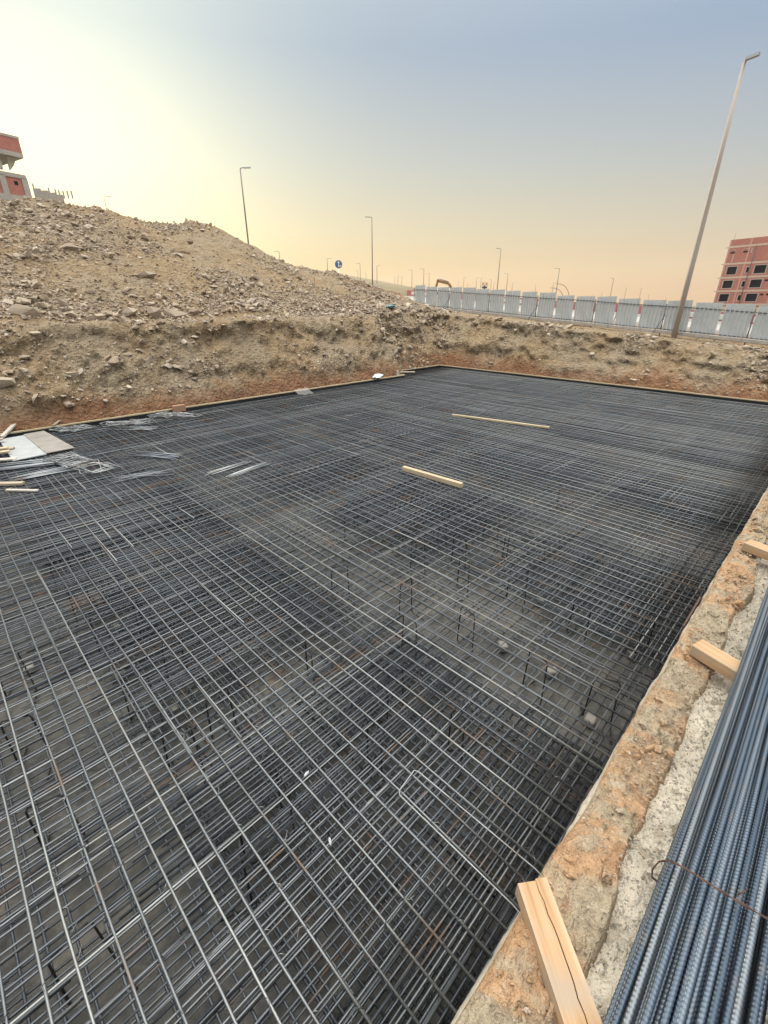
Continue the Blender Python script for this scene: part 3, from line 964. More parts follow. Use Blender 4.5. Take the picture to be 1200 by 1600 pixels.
form('edge_form', (19.2, 15.14), (19.3, -.2), 'pale plank form with black lining along the foot of the far cut')
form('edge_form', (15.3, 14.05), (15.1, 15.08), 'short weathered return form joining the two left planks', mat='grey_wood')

# ------------------------------------------------------------------ near kerb and ledge
def kerb():
    nx = 900; prof = [(0.198, -.75), (0.198, 1.0), (0.198, 1.40), (0.196, 1.447), (0.188, 1.458), (0.15, 1.462), (0.09, 1.455), (.06, 1.43), (.06, 1.0), (.06, -.75)]
    X = np.concatenate([np.linspace(-5, -.2, 40), np.linspace(-.19, 6, 700), np.linspace(6.1, 19.35, 130)])
    V = []
    for k, (y, z) in enumerate(prof):
        n = fbm(X * 9, X * 0 + k * .15, octv=3, seed=8) * (.006 if 2 <= k <= 6 else 0)
        nb = np.clip(fbm(X * 2.5, X * 0 + .3, octv=3, seed=18) - .6, 0, 1) * (.03 if 2 <= k <= 4 else 0)
        V.append(np.stack([X, y + n * (k < 5) - nb * .35, z + n * .7 - nb], 1))
    V = np.stack(V, 1).reshape(-1, 3)
    me = grid_mesh('kerb_wall', V, len(X), len(prof), MAT['kerb'])
    o = link('kerb_wall', me)
    tag(o, 'pale concrete retaining wall edging the pit under the photographer, soil spilled on its top', 'wall')
kerb()
def ledge():
    X = np.concatenate([np.linspace(-5, -.2, 40), np.linspace(-.19, 4.5, 940), np.linspace(4.55, 19.3, 200)])
    Y = np.concatenate([np.linspace(.10, -.30, 80), np.linspace(-.4, -3, 20)])
    A, B = np.meshgrid(X, Y, indexing='ij'); a, b = A.ravel(), B.ravel()
    z = 1.437 + .018 * fbm(a * 2.2, b * 2.2, octv=3, seed=4) + .014 * fbm(a * 11, b * 11, octv=3, seed=14) + .011 * fbm(a * 45, b * 45, octv=2, seed=34)
    holes = np.clip(fbm(a * 34, b * 34, octv=2, seed=24) - .3, 0, 1)
    z -= .05 * holes
    V = np.stack([a, b, z], 1)
    me = grid_mesh('concrete_ledge', V, len(X), len(Y), MAT['ledge'])
    fixed = link('concrete_ledge', me); fixed['kind'] = 'structure'
ledge()
def soil_cap():
    X = np.concatenate([np.linspace(-4, -.2, 60), np.linspace(-.19, 5.5, 1150), np.linspace(5.55, 19.3, 260)])
    ts = np.linspace(0, 1, 38)
    A, T_ = np.meshgrid(X, ts, indexing='ij'); a, t = A.ravel(), T_.ravel()
    inner = .192 + .006 * fbm(a * 3.2, a * 0, octv=3, seed=6) - .03 * np.clip(fbm(a * 1.7, a * 0 + 4, octv=2, seed=16) - .4, 0, 1)
    outer = .02 + .035 * fbm(a * 2.6, a * 0 + 9, octv=4, seed=26)
    y = inner + (outer - inner) * t
    bell = np.clip(np.minimum(t / .2, (1 - t) / .08), 0, 1) ** .6
    lump = .5 + .55 * fbm(a * 4.2, y * 6, octv=4, seed=36)
    z = 1.459 - .022 * t + bell * (.026 + .036 * np.clip(lump, 0, 2)) + bell * .013 * fbm(a * 24, y * 24, octv=3, seed=46, gain=.55)
    z -= (1 - bell) * .03 * (t > .5) 
    me = grid_mesh('soil_cap', np.stack([a, y, z], 1), len(X), len(ts), MAT['cap'])
    o = link('spilled_soil', me)
    tag(o, 'orange and grey soil spilled along the top of the concrete kerb', 'soil', kind='stuff')
    # clods
    n = 420
    cx = rng.uniform(0.1, 5.6, n); cy = rng.uniform(.03, .165, n)
    cz = 1.488 + .028 * rng.uniform(0, 1, n)
    sz = .014 * (1 - rng.uniform(0, 1, n) * (1 - (.014 / .055) ** 2.2)) ** (-1 / 2.2)
    V, F, T = scatter(np.stack([cx, cy, cz], 1), sz, .7)
    o = link('soil_clods', tri_mesh('soil_clods', V, F, MAT['cap'], T, smooth=False))
    tag(o, 'clods of dried mortar and soil bedded in the spill on the kerb', 'clods', kind='stuff')
    # crumbs
    n = 9000
    cx = rng.uniform(0.1, 5.6, n); cy = np.where(rng.uniform(0, 1, n) < .8, rng.uniform(.03, .17, n), rng.normal(.01, .03, n))
    cz = 1.473 + .03 * rng.uniform(0, 1, n) - .35 * np.clip(.03 - cy, 0, .1)
    s = .004 * (1 - rng.uniform(0, 1, n) * (1 - (.004 / .02) ** 2.5)) ** (-1 / 2.5)
    V, F, T = scatter(np.stack([cx, cy, cz], 1), s, 1.2)
    o = link('soil_crumbs', tri_mesh('soil_crumbs', V, F, MAT['rubble'], T * .7 + .2))
    tag(o, 'small crumbs of soil and mortar lying on the kerb', 'crumbs', kind='stuff')
soil_cap()

# timber blocks carrying the bundle
def timber(name, a, b, w, h, label, mat='pine', split=None, group=None, cat='timber', roll=0.0):
    a = Vector(a); b = Vector(b); d = b - a
    root = empty(name, a, label, cat, group)
    ln = d.length
    root.rotation_euler = (roll, -math.asin(d.z / ln), math.atan2(d.y, d.x))
    m = MB()
    if split:
        yc = w / 2 - w * (1 - split)
        xs_ = np.linspace(0, ln, 16); jag = [yc + random.uniform(-.003, .0015) + .002 * math.sin(q * 14) for q in xs_]
        gap = [.0006 + .0010 * abs(math.sin(q * 9)) for q in xs_]
        one = [(x_, j_ + g_, 0) for x_, j_, g_ in zip(xs_, jag, gap)] + [(ln, w / 2, 0), (0, w / 2, 0)]
        two = [(0.004, -w / 2, 0), (ln, -w / 2, 0)] + [(x_ + (.004 if i_ == 0 else 0), j_ - g_, 0) for i_, (x_, j_, g_) in list(enumerate(zip(xs_, jag, gap)))[::-1]]
        m.prism(one, (0, 0, -h / 2), (0, 0, h / 2)); m.prism(two, (0, 0, -h / 2), (0, 0, h / 2 - .001))
    else:
        m.box((ln / 2, 0, 0), (ln, w, h), bev=min(.004, h * .2))
    o = m.build(name, MAT[mat], None)
    if split: fix_normals(o.data)
    # one-mesh thing: replace the empty by the mesh
    o.matrix_world = Matrix.Translation(a) @ root.rotation_euler.to_matrix().to_4x4()
    tag(o, label, cat, group)
    bpy.data.objects.remove(root)
    return o
timber('timber_block', (.775, .195, 1.525), (.535, -.115, 1.515), .085, .055, 'orange split timber block at the very bottom of the photo, jutting over the kerb', split=.62, group='timber blocks under the bar bundle', cat='timber block')
timber('timber_block', (2.19, .115, 1.535), (2.02, -.45, 1.53), .085, .06, 'clean pine timber block halfway along the bar bundle', group='timber blocks under the bar bundle', cat='timber block')
timber('timber_block', (3.56, .13, 1.535), (3.40, -.45, 1.53), .09, .06, 'pine timber block farthest along the kerb, cut by the right edge of the photo', group='timber blocks under the bar bundle', cat='timber block')

# ------------------------------------------------------------------ bar bundle
def bundle():
    root = empty('rebar_bundle', (0, 0, 1.55), 'thick bundle of new ribbed steel bars bound with wire on timber blocks by the kerb', 'bar bundle')
    r = .0073
    def ribbed(seed):
        x = np.concatenate([np.linspace(-1.5, .30, 8), np.arange(.31, 3.0, .0022), np.linspace(3.01, 8.0, 30)])
        n = 10
        ang = np.arange(n) * 2 * math.pi / n + .31
        Xg, A = np.meshgrid(x, ang, indexing='ij')
        ph = seed * 1.3
        rib = np.clip(np.sin(2 * math.pi * Xg / .0115 + 1.0 * np.sign(np.sin(A)) * A * 1.4 + ph), 0, 1) ** .7 * np.abs(np.sin(A)) ** .5
        side = (np.abs(np.sin(A)) < .3) * .9
        rr = r + .0013 * np.maximum(rib, side)
        bow = .004 * np.sin(Xg * .9 + seed) + .003 * np.sin(Xg * 2.1 + 2 * seed)
        bz = .003 * np.sin(Xg * 1.3 + seed * 2)
        V = np.stack([Xg, rr * np.cos(A) + bow, rr * np.sin(A) + bz], -1).reshape(-1, 3)
        m = len(x); i, j = np.meshgrid(np.arange(m - 1), np.arange(n), indexing='ij')
        k = (j + 1) % n
        F = np.stack([i * n + j, i * n + k, (i + 1) * n + k, (i + 1) * n + j], -1).reshape(-1, 4)
        return tri_mesh('bar', V, F, MAT['bundle'], smooth=True)
    meshes = [ribbed(s) for s in range(4)]
    rows = []
    # heap of bars: layers narrowing upwards, left slope towards the pit
    pitch = .0175
    c = 0
    for lay, (y0, cnt) in enumerate([(-.052, 21), (-.058, 21), (-.072, 20), (-.092, 18), (-.118, 15)]):
        for k in range(cnt):
            y = y0 - k * pitch * rng.uniform(.96, 1.06)
            z = .016 + lay * .0172 + rng.uniform(-.003, .003)
            rows.append((y, z))
    for y, z in rows:
        o = link('bar', meshes[c % 4], None, root); c += 1
        o.location = (rng.uniform(-.25, .25), y + rng.normal(0, .003), z)
        o.rotation_euler = (rng.uniform(0, 6.28), rng.normal(0, .0015), rng.normal(0, .006))
    # binding wire round the bundle, slightly askew
    pr = [(-.034, .02), (-.040, .056), (-.056, .082), (-.08, .1), (-.118, .113), (-.2, .116), (-.32, .115), (-.38, .09), (-.43, .05), (-.43, .0), (-.3, -.008), (-.15, -.008), (-.04, -.002), (-.034, .02)]
    P = []
    for i, (y, z) in enumerate(pr):
        P.append((1.02 + (-.034 - y) * .1 + .01 * math.sin(i), y, z + .002))
    # refine
    P = np.array(P); t = np.arange(len(P)); tt = np.linspace(0, len(P) - 1, 70)
    Q = np.stack([np.interp(tt, t, P[:, k]) for k in range(3)], 1)
    w = MB(); tw_ = np.arange(len(Q)) * 1.3
    for ph in (0, math.pi):
        w.tube(Q + np.stack([.0018 * np.cos(tw_ + ph), 0 * tw_, .0012 + .0018 * np.sin(tw_ + ph)], 1), .0017, 6)
    w.tube([(1.045, -.2, .118), (1.05, -.205, .128), (1.06, -.21, .125), (1.075, -.214, .122)], .0018, 5)
    w.build('binding_wire', MAT['wire'], root)
bundle()

# ------------------------------------------------------------------ things lying on the mat
def sheet(name, pts, z, th, mat, label):
    m = MB(); m.prism([(x, y, z) for x, y in pts], (0, 0, 0), (0, 0, th))
    o = m.build(name, MAT[mat]); fix_normals(o.data); tag(o, label, 'board'); return o
sheet('white_board', [(.82, 13.98), (1.33, 14.0), (1.39, 11.78), (.79, 11.74)], .012, .018, 'sheet_white', 'whitish flat board lying on the mat beside the grey one, at the left edge')
sheet('grey_board', [(1.325, 14.02), (1.76, 14.08), (1.93, 11.82), (1.385, 11.79)], .032, .018, 'sheet_grey', 'grey stained flat board lapping over the white one on the mat')
timber('whitewashed_prop', (.9, 13.95, .08), (1.5, 14.75, .35), .09, .05, 'white-painted plank leaning on the edge form at the left edge', 'white_wood', cat='plank')
timber('brown_stick', (2.0, 14.15, .13), (2.55, 14.75, .28), .05, .03, 'thin brown stick leaning on the edge form behind a stirrup heap', 'grey_wood', cat='stick')
for i, (a, b, z, lb, mt) in enumerate([((.2, 13.1), (.95, 12.72), .06, 'stubby plank end under the pile of offcuts on the white board', 'grey_wood'),
        ((.1, 13.75), (.88, 13.55), .11, 'topmost grey plank of the offcut pile on the white board', 'grey_wood'),
        ((.05, 12.5), (.83, 12.3), .10, 'nearest pale plank of the offcut pile by the white board', 'pale_wood'),
        ((.05, 12.68), (.84, 12.52), .13, 'pale plank on top of the offcut pile by the white board', 'pale_wood'),
        ((.5, 12.05), (.87, 11.85), .03, 'white offcut lying under the edge of the offcut pile', 'white_wood')]):
    timber('offcut_plank', (*a, z), (*b, z + random.uniform(-.005, .005)), .13, .035, lb, mt, cat='plank', group='offcut planks by the white board')
timber('short_plank', (.05, 10.55, .03), (.70, 10.0, .03), .10, .05, 'weathered plank end poking in from the left edge, above the white stick', 'grey_wood', cat='plank')
timber('white_stick', (.43, 9.85, .02), (.82, 9.42, .02), .06, .03, 'short white stick lying on the bars near the left edge', 'white_wood', cat='stick')
timber('timber_beam', (6.17, 5.63, .045), (6.24, 4.26, .045), .085, .085, 'pale timber beam lying alone on the middle of the mat', 'pale_wood', cat='timber')
timber('long_batten', (10.66, 7.82, .03), (11.27, 5.10, .03), .075, .05, 'long thin pale batten lying on the far part of the mat', 'pale_wood', cat='timber')

def stirrup_path(w, h, z, tail=.06):
    return np.array([(tail * .6, tail, z + .01), (0, 0, z), (w, 0, z), (w, h, z), (0, h, z), (0, -.005, z + .008), (tail, tail * .5, z + .016)])
def bar_pile(name, x, y, n, ln, spread, ang, label, cat='bar pile', r=.010, tl=None, sp_ang=.06):
    root = empty(name, (x, y, .0), label, cat, None, ang)
    for k in range(n):
        a = random.gauss(0, sp_ang); yy = random.uniform(-spread, spread); l2 = ln * random.uniform(.9, 1.0) / 2; z = .012 + .013 * (k % 4)
        dx = random.gauss(0, .03)
        P = [(dx - l2 * math.cos(a), yy - l2 * math.sin(a), z), (dx, yy + random.gauss(0, .006), z + .004), (dx + l2 * math.cos(a), yy + l2 * math.sin(a), z + random.uniform(-.004, .01))]
        MB().tube(P, r, 6, (tl if tl is not None else .72) * random.uniform(.75, 1.1)).build('bar', MAT['loose_steel'], root)
    return root
def stirrup_pile(name, x, y, n, w, h, spread, ang, label, spin=.5, r=.008):
    root = empty(name, (x, y, .0), label, 'stirrup pile', None, ang)
    for k in range(n):
        P = stirrup_path(w * random.uniform(.85, 1.1), h * random.uniform(.85, 1.1), 0)
        a = random.gauss(0, spin); c, s = math.cos(a), math.sin(a)
        tx, ty = random.gauss(0, .05), random.gauss(0, .05)
        Q = []
        for p in P:
            u, v = p[0] - w / 2, p[1] - h / 2
            q = (c * u - s * v, s * u + c * v)
            Q.append((q[0] + random.uniform(-spread, spread) * .02 + (k - n / 2) * spread / n, q[1] + random.gauss(0, .01), .012 + .008 * k + p[2] + tx * u + .0 + abs(tx * w / 2) + ty * v + abs(ty * h / 2)))
        MB().tube(Q, r, 5, .7 + .3 * random.random()).build('stirrup', MAT['loose_steel'], root)
    return root
MAT['loose_steel'] = steel_material('loose_steel', 1.6)
bar_pile('cut_bar_pile', 1.0, 11.2, 22, 1.35, .22, R(-20), 'dark bundle of cut bars on the mat just below the white board')
bar_pile('cut_bar_pile', 1.05, 10.35, 10, 1.0, .10, R(0), 'smaller pale-ended bundle of cut bars in front of the dark one')
stirrup_pile('stirrup_pile', 1.62, 10.75, 9, .6, .42, .6, R(-74), 'spread stack of rectangular stirrups beside the cut bar bundles', .12)
stirrup_pile('stirrup_pile', 1.88, 9.95, 6, .6, .42, .4, R(-74), 'second stack of rectangular stirrups, nearer than the grey board corner', .2)
stirrup_pile('stirrup_pile', 2.35, 13.7, 10, .45, .3, .7, R(-45), 'tangled heap of small stirrups against the left form, behind the grey board', .9)
stirrup_pile('stirrup_pile', 3.5, 13.35, 13, .5, .32, 1.1, R(-55), 'large tangled heap of pale stirrups against the left form', .9)
bar_pile('cut_bar_pile', 3.5, 12.7, 6, 1.0, .12, R(-50), 'few loose bars spilling from the large stirrup heap', sp_ang=.2)
stirrup_pile('stirrup_pile', 4.8, 13.45, 11, .6, .25, 1.2, R(-60), 'long heap of pale stirrups along the left form, beside the clay block', .5)
bar_pile('cut_bar_pile', 3.0, 10.0, 16, 1.2, .14, R(-58), 'tan loose bars scattered on the mat right of the stirrup stacks', tl=.6, sp_ang=.16)
bar_pile('cut_bar_pile', 2.4, 8.9, 12, 1.1, .10, R(-15), 'thin pale bars fanned out on the mat, left of the silver pair', r=.005, sp_ang=.2)
bar_pile('cut_bar_pile', 3.75, 8.1, 8, .95, .06, R(8), 'bright silver bundle of short bars, back one of the pair', r=.009, tl=1.0, sp_ang=.02)
bar_pile('cut_bar_pile', 3.95, 7.75, 8, .95, .05, R(10), 'bright silver bundle of short bars, front one of the pair', r=.009, tl=1.0, sp_ang=.02)
# big open stirrup by the kerb
q = np.array([(1.66, .24, -.03), (1.655, .41, .022), (1.625, 1.28, .02), (1.61, 1.31, .02), (1.43, 1.285, .02), (1.41, 1.26, .02), (1.41, .41, .022), (1.405, .22, -.03)])
o = MB().tube(q, .0045, 8, .8).build('open_stirrup', MAT['loose_steel'])
tag(o, 'single long bright U-shaped stirrup lying on the upper bars near the kerb', 'stirrup')

def blob(name, loc, size, mat, label, cat, seed=0, rot=0):
    bm = bmesh.new(); bmesh.ops.create_icosphere(bm, subdivisions=3, radius=1)
    V = np.array([v.co[:] for v in bm.verts]); n = fbm(V[:, 0] * 2.2, V[:, 1] * 2.2, V[:, 2] * 2.2, 3, seed)
    for v, k in zip(bm.verts, n):
        v.co = v.co * (1 + .35 * k); v.co = Vector((v.co.x * size[0], v.co.y * size[1], max(v.co.z, -.45) * size[2]))
    me = bpy.data.meshes.new(name); bm.to_mesh(me); bm.free(); me.materials.append(MAT[mat])
    o = link(name, me); o.location = loc; o.rotation_euler = (0, 0, rot); return tag(o, label, cat)
blob('plastic_bag', (13.75, 14.1, .18), (.42, .2, .07), 'white_plastic', 'small white plastic bag slung over the left edge form', 'plastic bag', 3, .5)
blob('teal_rag', (17.6, 17.1, 2.85), (.26, .2, .1), 'teal', 'crumpled teal plastic sheet among the rubble at the heap foot', 'plastic sheet', 5)
blob('plastic_scrap', (.91, 1.38, .0), (.022, .007, .005), 'scrap_plastic', 'tiny white plastic scrap caught between dense bars near the bottom', 'scrap', 7, 1.1)
blob('plastic_scrap', (1.07, 1.85, -.02), (.026, .009, .007), 'scrap_plastic', 'bluish white plastic scrap caught in the bars, above the other scrap', 'scrap', 9, .2)
o = MB().box((0, 0, .09), (.36, .14, .2), bev=.01).build('clay_block', MAT['brick_block']); o.location = (5.2, 14.02, .02); o.rotation_euler = (0, 0, -.1)
tag(o, 'reddish clay block leaning inside the left edge form', 'block')
# film hanging over the form
m = MB(); n = 9
Vv = []; Ff = []
for i in range(n):
    for j in range(6):
        t = j / 5
        Vv.append((10.0 - i * .075, 14.08 - t * .55 + .02 * math.sin(i * 2.1 + j), .15 - .12 * min(1, t * 2) + .015 * math.sin(i * 1.7 + j * 1.3)))
for i in range(n - 1):
    for j in range(5): Ff.append((i * 6 + j, i * 6 + j + 1, (i + 1) * 6 + j + 1, (i + 1) * 6 + j))
o = m.add(Vv, Ff, smooth=True).build('plastic_film', MAT['film']); tag(o, 'clear plastic film hanging over the left form onto the bars', 'plastic film')
timber('cross_plank', (14.6, 15.05, .16), (15.95, 13.95, .16), .16, .04, 'grey plank laid across the step in the left form', 'grey_wood', cat='plank')
timber('stake', (14.9, 14.05, .3), (14.9, 14.02, -.2), .10, .05, 'whitish vertical stake against the left form near the plastic bag', 'white_wood', cat='stake')
tr = empty('timber_brace', (19.5, 14.2, 0), 'triangular pale timber brace behind the far form corner', 'brace')
MB().beam((0, .9, .18), (.05, .05, .42), .06, .05).build('rail', MAT['pale_wood'], tr)
MB().beam((.05, .05, .42), (-.05, -.75, .12), .06, .05).build('strut', MAT['pale_wood'], tr)
o = MB().box((0, 0, 0), (.36, .008, .2)).build('edge_plate', MAT['wire']); o.location = (2.62, .205, 1.36); tag(o, 'rusty steel strip hanging on the pit face of the kerb', 'steel strip')

# ------------------------------------------------------------------ fence, lamps and the far side
def gz(x, y): return float(ground_z(np.array([x]), np.array([y]))[0])
FA = Vector((22.18, -1.0, 1.475)); FB = Vector((24.45, 21.8, 2.87))
def fence():
    d = FB - FA; ln = d.length; u = d.normalized()
    root = empty('metal_fence', FA, 'grey corrugated metal sheet fence along the far side of the pit', 'fence')
    ang = math.atan2(u.y, u.x)
    Rz = Matrix.Rotation(ang, 4, 'Z')
    pitch_ = 1.035; n = int(ln / pitch_)
    H = 1.16
    def sheet_mesh(w, h, skew):
        m = MB(); pts = []
        ribs = 6; s = w / ribs
        x = 0
        for k in range(ribs):
            pts += [(x, 0), (x + s * .62, 0), (x + s * .72, .045), (x + s * .88, .045)]
            x += s
        pts.append((w, 0))
        pts = np.array(pts); N_ = len(pts); V = []
        for z in (0, h):
            for t in (0.0, .004):
                V += [(p[0] + skew * z, p[1] + t, z) for p in pts]
        F = []
        for i in range(N_ - 1):
            F += [(i, i + 1, 2 * N_ + i + 1, 2 * N_ + i), (N_ + i + 1, N_ + i, 3 * N_ + i, 3 * N_ + i + 1), (2 * N_ + i, 2 * N_ + i + 1, 3 * N_ + i + 1, 3 * N_ + i), (i + 1, i, N_ + i, N_ + i + 1)]
        return m.add(V, F).mesh('panel', MAT['galv'])
    for k in range(n):
        a = FA + u * (k * pitch_)
        w = .918 + random.uniform(-.02, .02); h = H + random.uniform(-.05, .04)
        o = link('panel', sheet_mesh(w, h, random.uniform(-.01, .012)), None, root)
        o.location = a - FA + Vector((0, 0, .05 + random.uniform(-.015, .015) + u.z * .45))
        o.rotation_euler = (random.uniform(-.012, .012), random.gauss(0, .012), ang)
    # rails on the pit side
    nrm = Vector((-u.y, u.x, 0)); side = nrm if nrm.x < 0 else -nrm
    side.normalize()
    for zz, r in ((.98, .018), (.10, .016)):
        m = MB(); P = [tuple(u * t + side * .03 + Vector((0, 0, zz + .01 * math.sin(t * 1.3)))) for t in np.linspace(0, ln - .1, 30)]
        m.tube(P, r, 6).build('rail', MAT['dark_rail'], root)
    for k in range(0, n + 1):
        if k % 3 == 1:
            b = u * (k * pitch_ - .06) + side * .06
            MB().tube([b + Vector((0, 0, -.2)), b + Vector((0, 0, 1.08))], .022, 6).build('post', MAT['dark_rail'], root)
            if k % 6 == 1:
                MB().tube([b + Vector((0, 0, .55)), b + side * .45 + u * .1 + Vector((0, 0, -.06))], .014, 6).build('brace', MAT['dark_rail'], root)
    # kerb strip in front
    kb = MB(); 
    for i in range(22):
        a = FA + u * (ln * i / 22) + side * .22; b = FA + u * (ln * (i + 1) / 22 - .01) + side * .22
        kb.beam(a + Vector((0, 0, .01)), b + Vector((0, 0, .01)), .16, .13, bev=.01)
    o = kb.build('kerb_strip', MAT['slab']); o['kind'] = 'structure'
    # barriers behind
    low = [(-.24, 0), (.24, 0), (.24, .1), (.13, .32), (.115, .44), (-.115, .44), (-.13, .32), (-.24, .1)]
    upp = [(-.112, .443), (.112, .443), (.08, .80), (-.08, .80)]
    mw = MB().prism([(0, y, z) for y, z in low], (-.6, 0, 0), (.6, 0, 0)).mesh('base', MAT['barrier_white'])
    mr = MB().prism([(0, y, z) for y, z in upp], (-.59, 0, 0), (.59, 0, 0)).mesh('red_top', MAT['barrier_red'])
    mp = MB().box((-.12, -.112, .61), (.42, .03, .2), bev=.01).box((-.12, .112, .61), (.42, .03, .2), bev=.01).mesh('white_patch', MAT['barrier_white'])
    for q in (mw, mr): fix_normals(q)
    for k in range(19):
        a = FA + u * (.6 + k * 1.25 + (1.7 if k > 16 else 0)) - side * (1.7 + (.1 if k > 16 else 0))
        if k == 18: lb = 'red and white road barrier standing clear of the fence at its left end'
        elif k == 17: lb = 'red and white road barrier half hidden by the left end of the fence'
        else: lb = 'red and white road barrier glimpsed through the fence gaps'
        o = empty('road_barrier', a + Vector((0, 0, .06)), lb, 'barrier', 'road barriers behind the fence', ang + random.gauss(0, .03))
        for nm, q in (('base', mw), ('red_top', mr), ('white_patch', mp)): link(nm, q, None, o)
fence()

def lamp_mesh(h, r0, r1, arm, head, mat):
    m = MB(); m.tube([(0, 0, -.6), (0, 0, h * .3), (0, 0, h * .65), (0, 0, h)], [r0, r0 * .82 + r1 * .18, (r0 + r1) / 2, r1], 10)
    p = m.mesh('pole', mat)
    a = MB().tube([(0, 0, h - .02), (.05, 0, h + .05), (arm * .5, 0, h + .09), (arm, 0, h + .10)], r1 * .75, 8).mesh('arm', mat)
    hm = MB(); L_ = head
    out_ = [(0, -.07, .0), (0, .07, .0), (0, .05, .09), (0, -.05, .09)]
    hm.prism(out_, (arm - .02, 0, h + .04), (arm + L_, 0, h + .06))
    q = hm.mesh('lamp_head', MAT['lamp_grey']); fix_normals(q)
    return p, a, q
def lamp(x, y, h, label, ang, group=None, r=(.085, .045), arm=.35, head=.6, mat='pole_far', cache={}):
    key = (round(h, 2), r, arm, head, mat)
    if key not in cache: cache[key] = lamp_mesh(h, r[0], r[1], arm, head, MAT[mat])
    p, a, q = cache[key]
    root = empty('street_lamp', (x, y, gz(x, y)), label, 'street lamp', group, ang)
    link('pole', p, None, root); link('arm', a, None, root); link('lamp_head', q, None, root)
    return root
RIGHT = R(-45)
lm = lamp(22.42, 5.48, 8.35, 'tall pale street lamp rising in front of the fence on the right', R(45 - 142), r=(.105, .05), arm=.04, head=.34, mat='pole')
zb = gz(22.42, 5.48); lm.location.z = 1.9
def far_lamp(px_, ptop, x, y, label, head=1, group=None, h=8.3, r=(.085, .05)):
    # foot on the land, head level from the ground up
    k = lamp(x, y, h, label, RIGHT if head > 0 else RIGHT + math.pi, group, r=r)
    return k
def place_lamp(az, tan, D, label, head=1, group='far street lamps on the skyline'):
    a = R(45 - az); x, y = D * math.cos(a), D * math.sin(a)
    h = 3 + tan * D - gz(x, y) - .1
    th = .012 if D > 240 else 0
    r = (.085, .05) if D < 120 else (.085 + D * .0001, .06 + D * .00012)
    return lamp(x, y, round(h, 2), label, RIGHT if head > 0 else RIGHT + math.pi, group, r=r, arm=.35 if D < 110 else .6, head=.6 if D < 110 else .9)
place_lamp(-27.58, .1598, 118, 'small street lamp showing only its top over the left half of the heap crest', 1, None)
place_lamp(-14.70, .2165, 51, 'street lamp leaning left in view, rising behind the right shoulder of the heap', 1, None)
place_lamp(-1.32, .1481, 72, 'upright street lamp beyond the tail of the heap, near the photo centre', -1, None)
place_lamp(12.82, .0944, 96, 'street lamp beyond the middle of the fence, tallest above it after the pale one', -1, None)
place_lamp(13.84, .0519, 190, 'shorter street lamp just right of the one beyond the fence middle', -1, None)
place_lamp(19.14, .0589, 150, 'street lamp beyond the fence beside the two curved arches', -1, None)
FARL = [(-11.56, .0896, 150), (-6.37, .0790, 170), (-2.70, .0712, 190), (-2.97, .0584, 340), (-2.04, .0540, 380), (-0.80, .0674, 200), (1.24, .0473, 420), (1.6, .0506, 330), (2.04, .0484, 370), (3.19, .0595, 220),
        (4.52, .0616, 190), (5.15, .0538, 250), (8.44, .0389, 420), (9.05, .0467, 290), (9.53, .0343, 480), (10.47, .0454, 280), (10.96, .0453, 270), (12.10, .0418, 290), (12.42, .0362, 360),
        (14.43, .0359, 320), (16.94, .0311, 370), (18.74, .0351, 300), (23.74, .0192, 520), (24.60, .0409, 215), (25.98, .0251, 350), (27.36, .0248, 330), (28.17, .0134, 560), (29.75, .0092, 700)]
for az, tn, D in FARL:
    if az < -2: lb = 'thin distant street lamp poking over the tail of the heap'
    elif az < 5.4: lb = 'thin distant street lamp on the skyline left of the fence end and excavator'
    elif az < 20: lb = 'thin distant street lamp above the middle of the fence'
    else: lb = 'thin distant street lamp above the right half of the fence'
    place_lamp(az, tn, D, lb, random.choice([1, -1]))

def polar(az, D): 
    a = R(45 - az); return D * math.cos(a), D * math.sin(a)
# road sign
x, y = polar(-5.11, 42); zc = 3 + .0693 * 42
s = empty('road_sign', (x, y, gz(x, y)), 'round blue road sign with a white arrow standing behind the heap', 'road sign', None, R(-45))
zz = zc - gz(x, y)
MB().tube([(0, .03, -.3), (0, .03, zz + .3)], .035, 8).build('post', MAT['sign_white'], s)
dm = MB(); dm.tube([(0, -.012, zz), (0, .012, zz)], .30, 28, smooth=False); dm.build('disc', MAT['sign_blue'], s)
am = MB()
am.box((0, -.018, zz - .03), (.06, .008, .36)); am.prism([(-.11, 0, zz + .1), (.11, 0, zz + .1), (0, 0, zz + .25)], (0, -.023, 0), (0, -.015, 0))
am.box((.09, -.019, zz - .12), (.13, .008, .05)); am.prism([(.12, 0, zz - .21), (.12, 0, zz - .03), (.22, 0, zz - .12)], (0, -.024, 0), (0, -.016, 0))
o = am.build('arrow', MAT['sign_white'], s); fix_normals(o.data)

# curved arches
x, y = polar(19.6, 140)
ar = empty('arch_frame', (x, y, gz(x, y)), 'pair of thin curved steel arches beyond the fence beside a street lamp', 'arch', None, RIGHT)
zt = 3 + .0335 * 140 - gz(x, y)
for (w0, w1, h) in ((-1.6, 2.6, zt), (-2.8, 1.1, zt - 1.0)):
    P = [(w0 + (w1 - w0) * t, 0, h * math.sin(math.acos(1 - 1.0 * t) if t < 1 else math.pi / 2) if False else h * math.sqrt(max(0, 1 - t ** 2.6))) for t in np.linspace(0, 1, 18)]
    MB().tube(P, .07, 6).build('arch', MAT['pole_far'], ar)

MAT['pink_board'] = M('pink_board', 0.7, 0.0, (0.50, 0.22, 0.20)).m
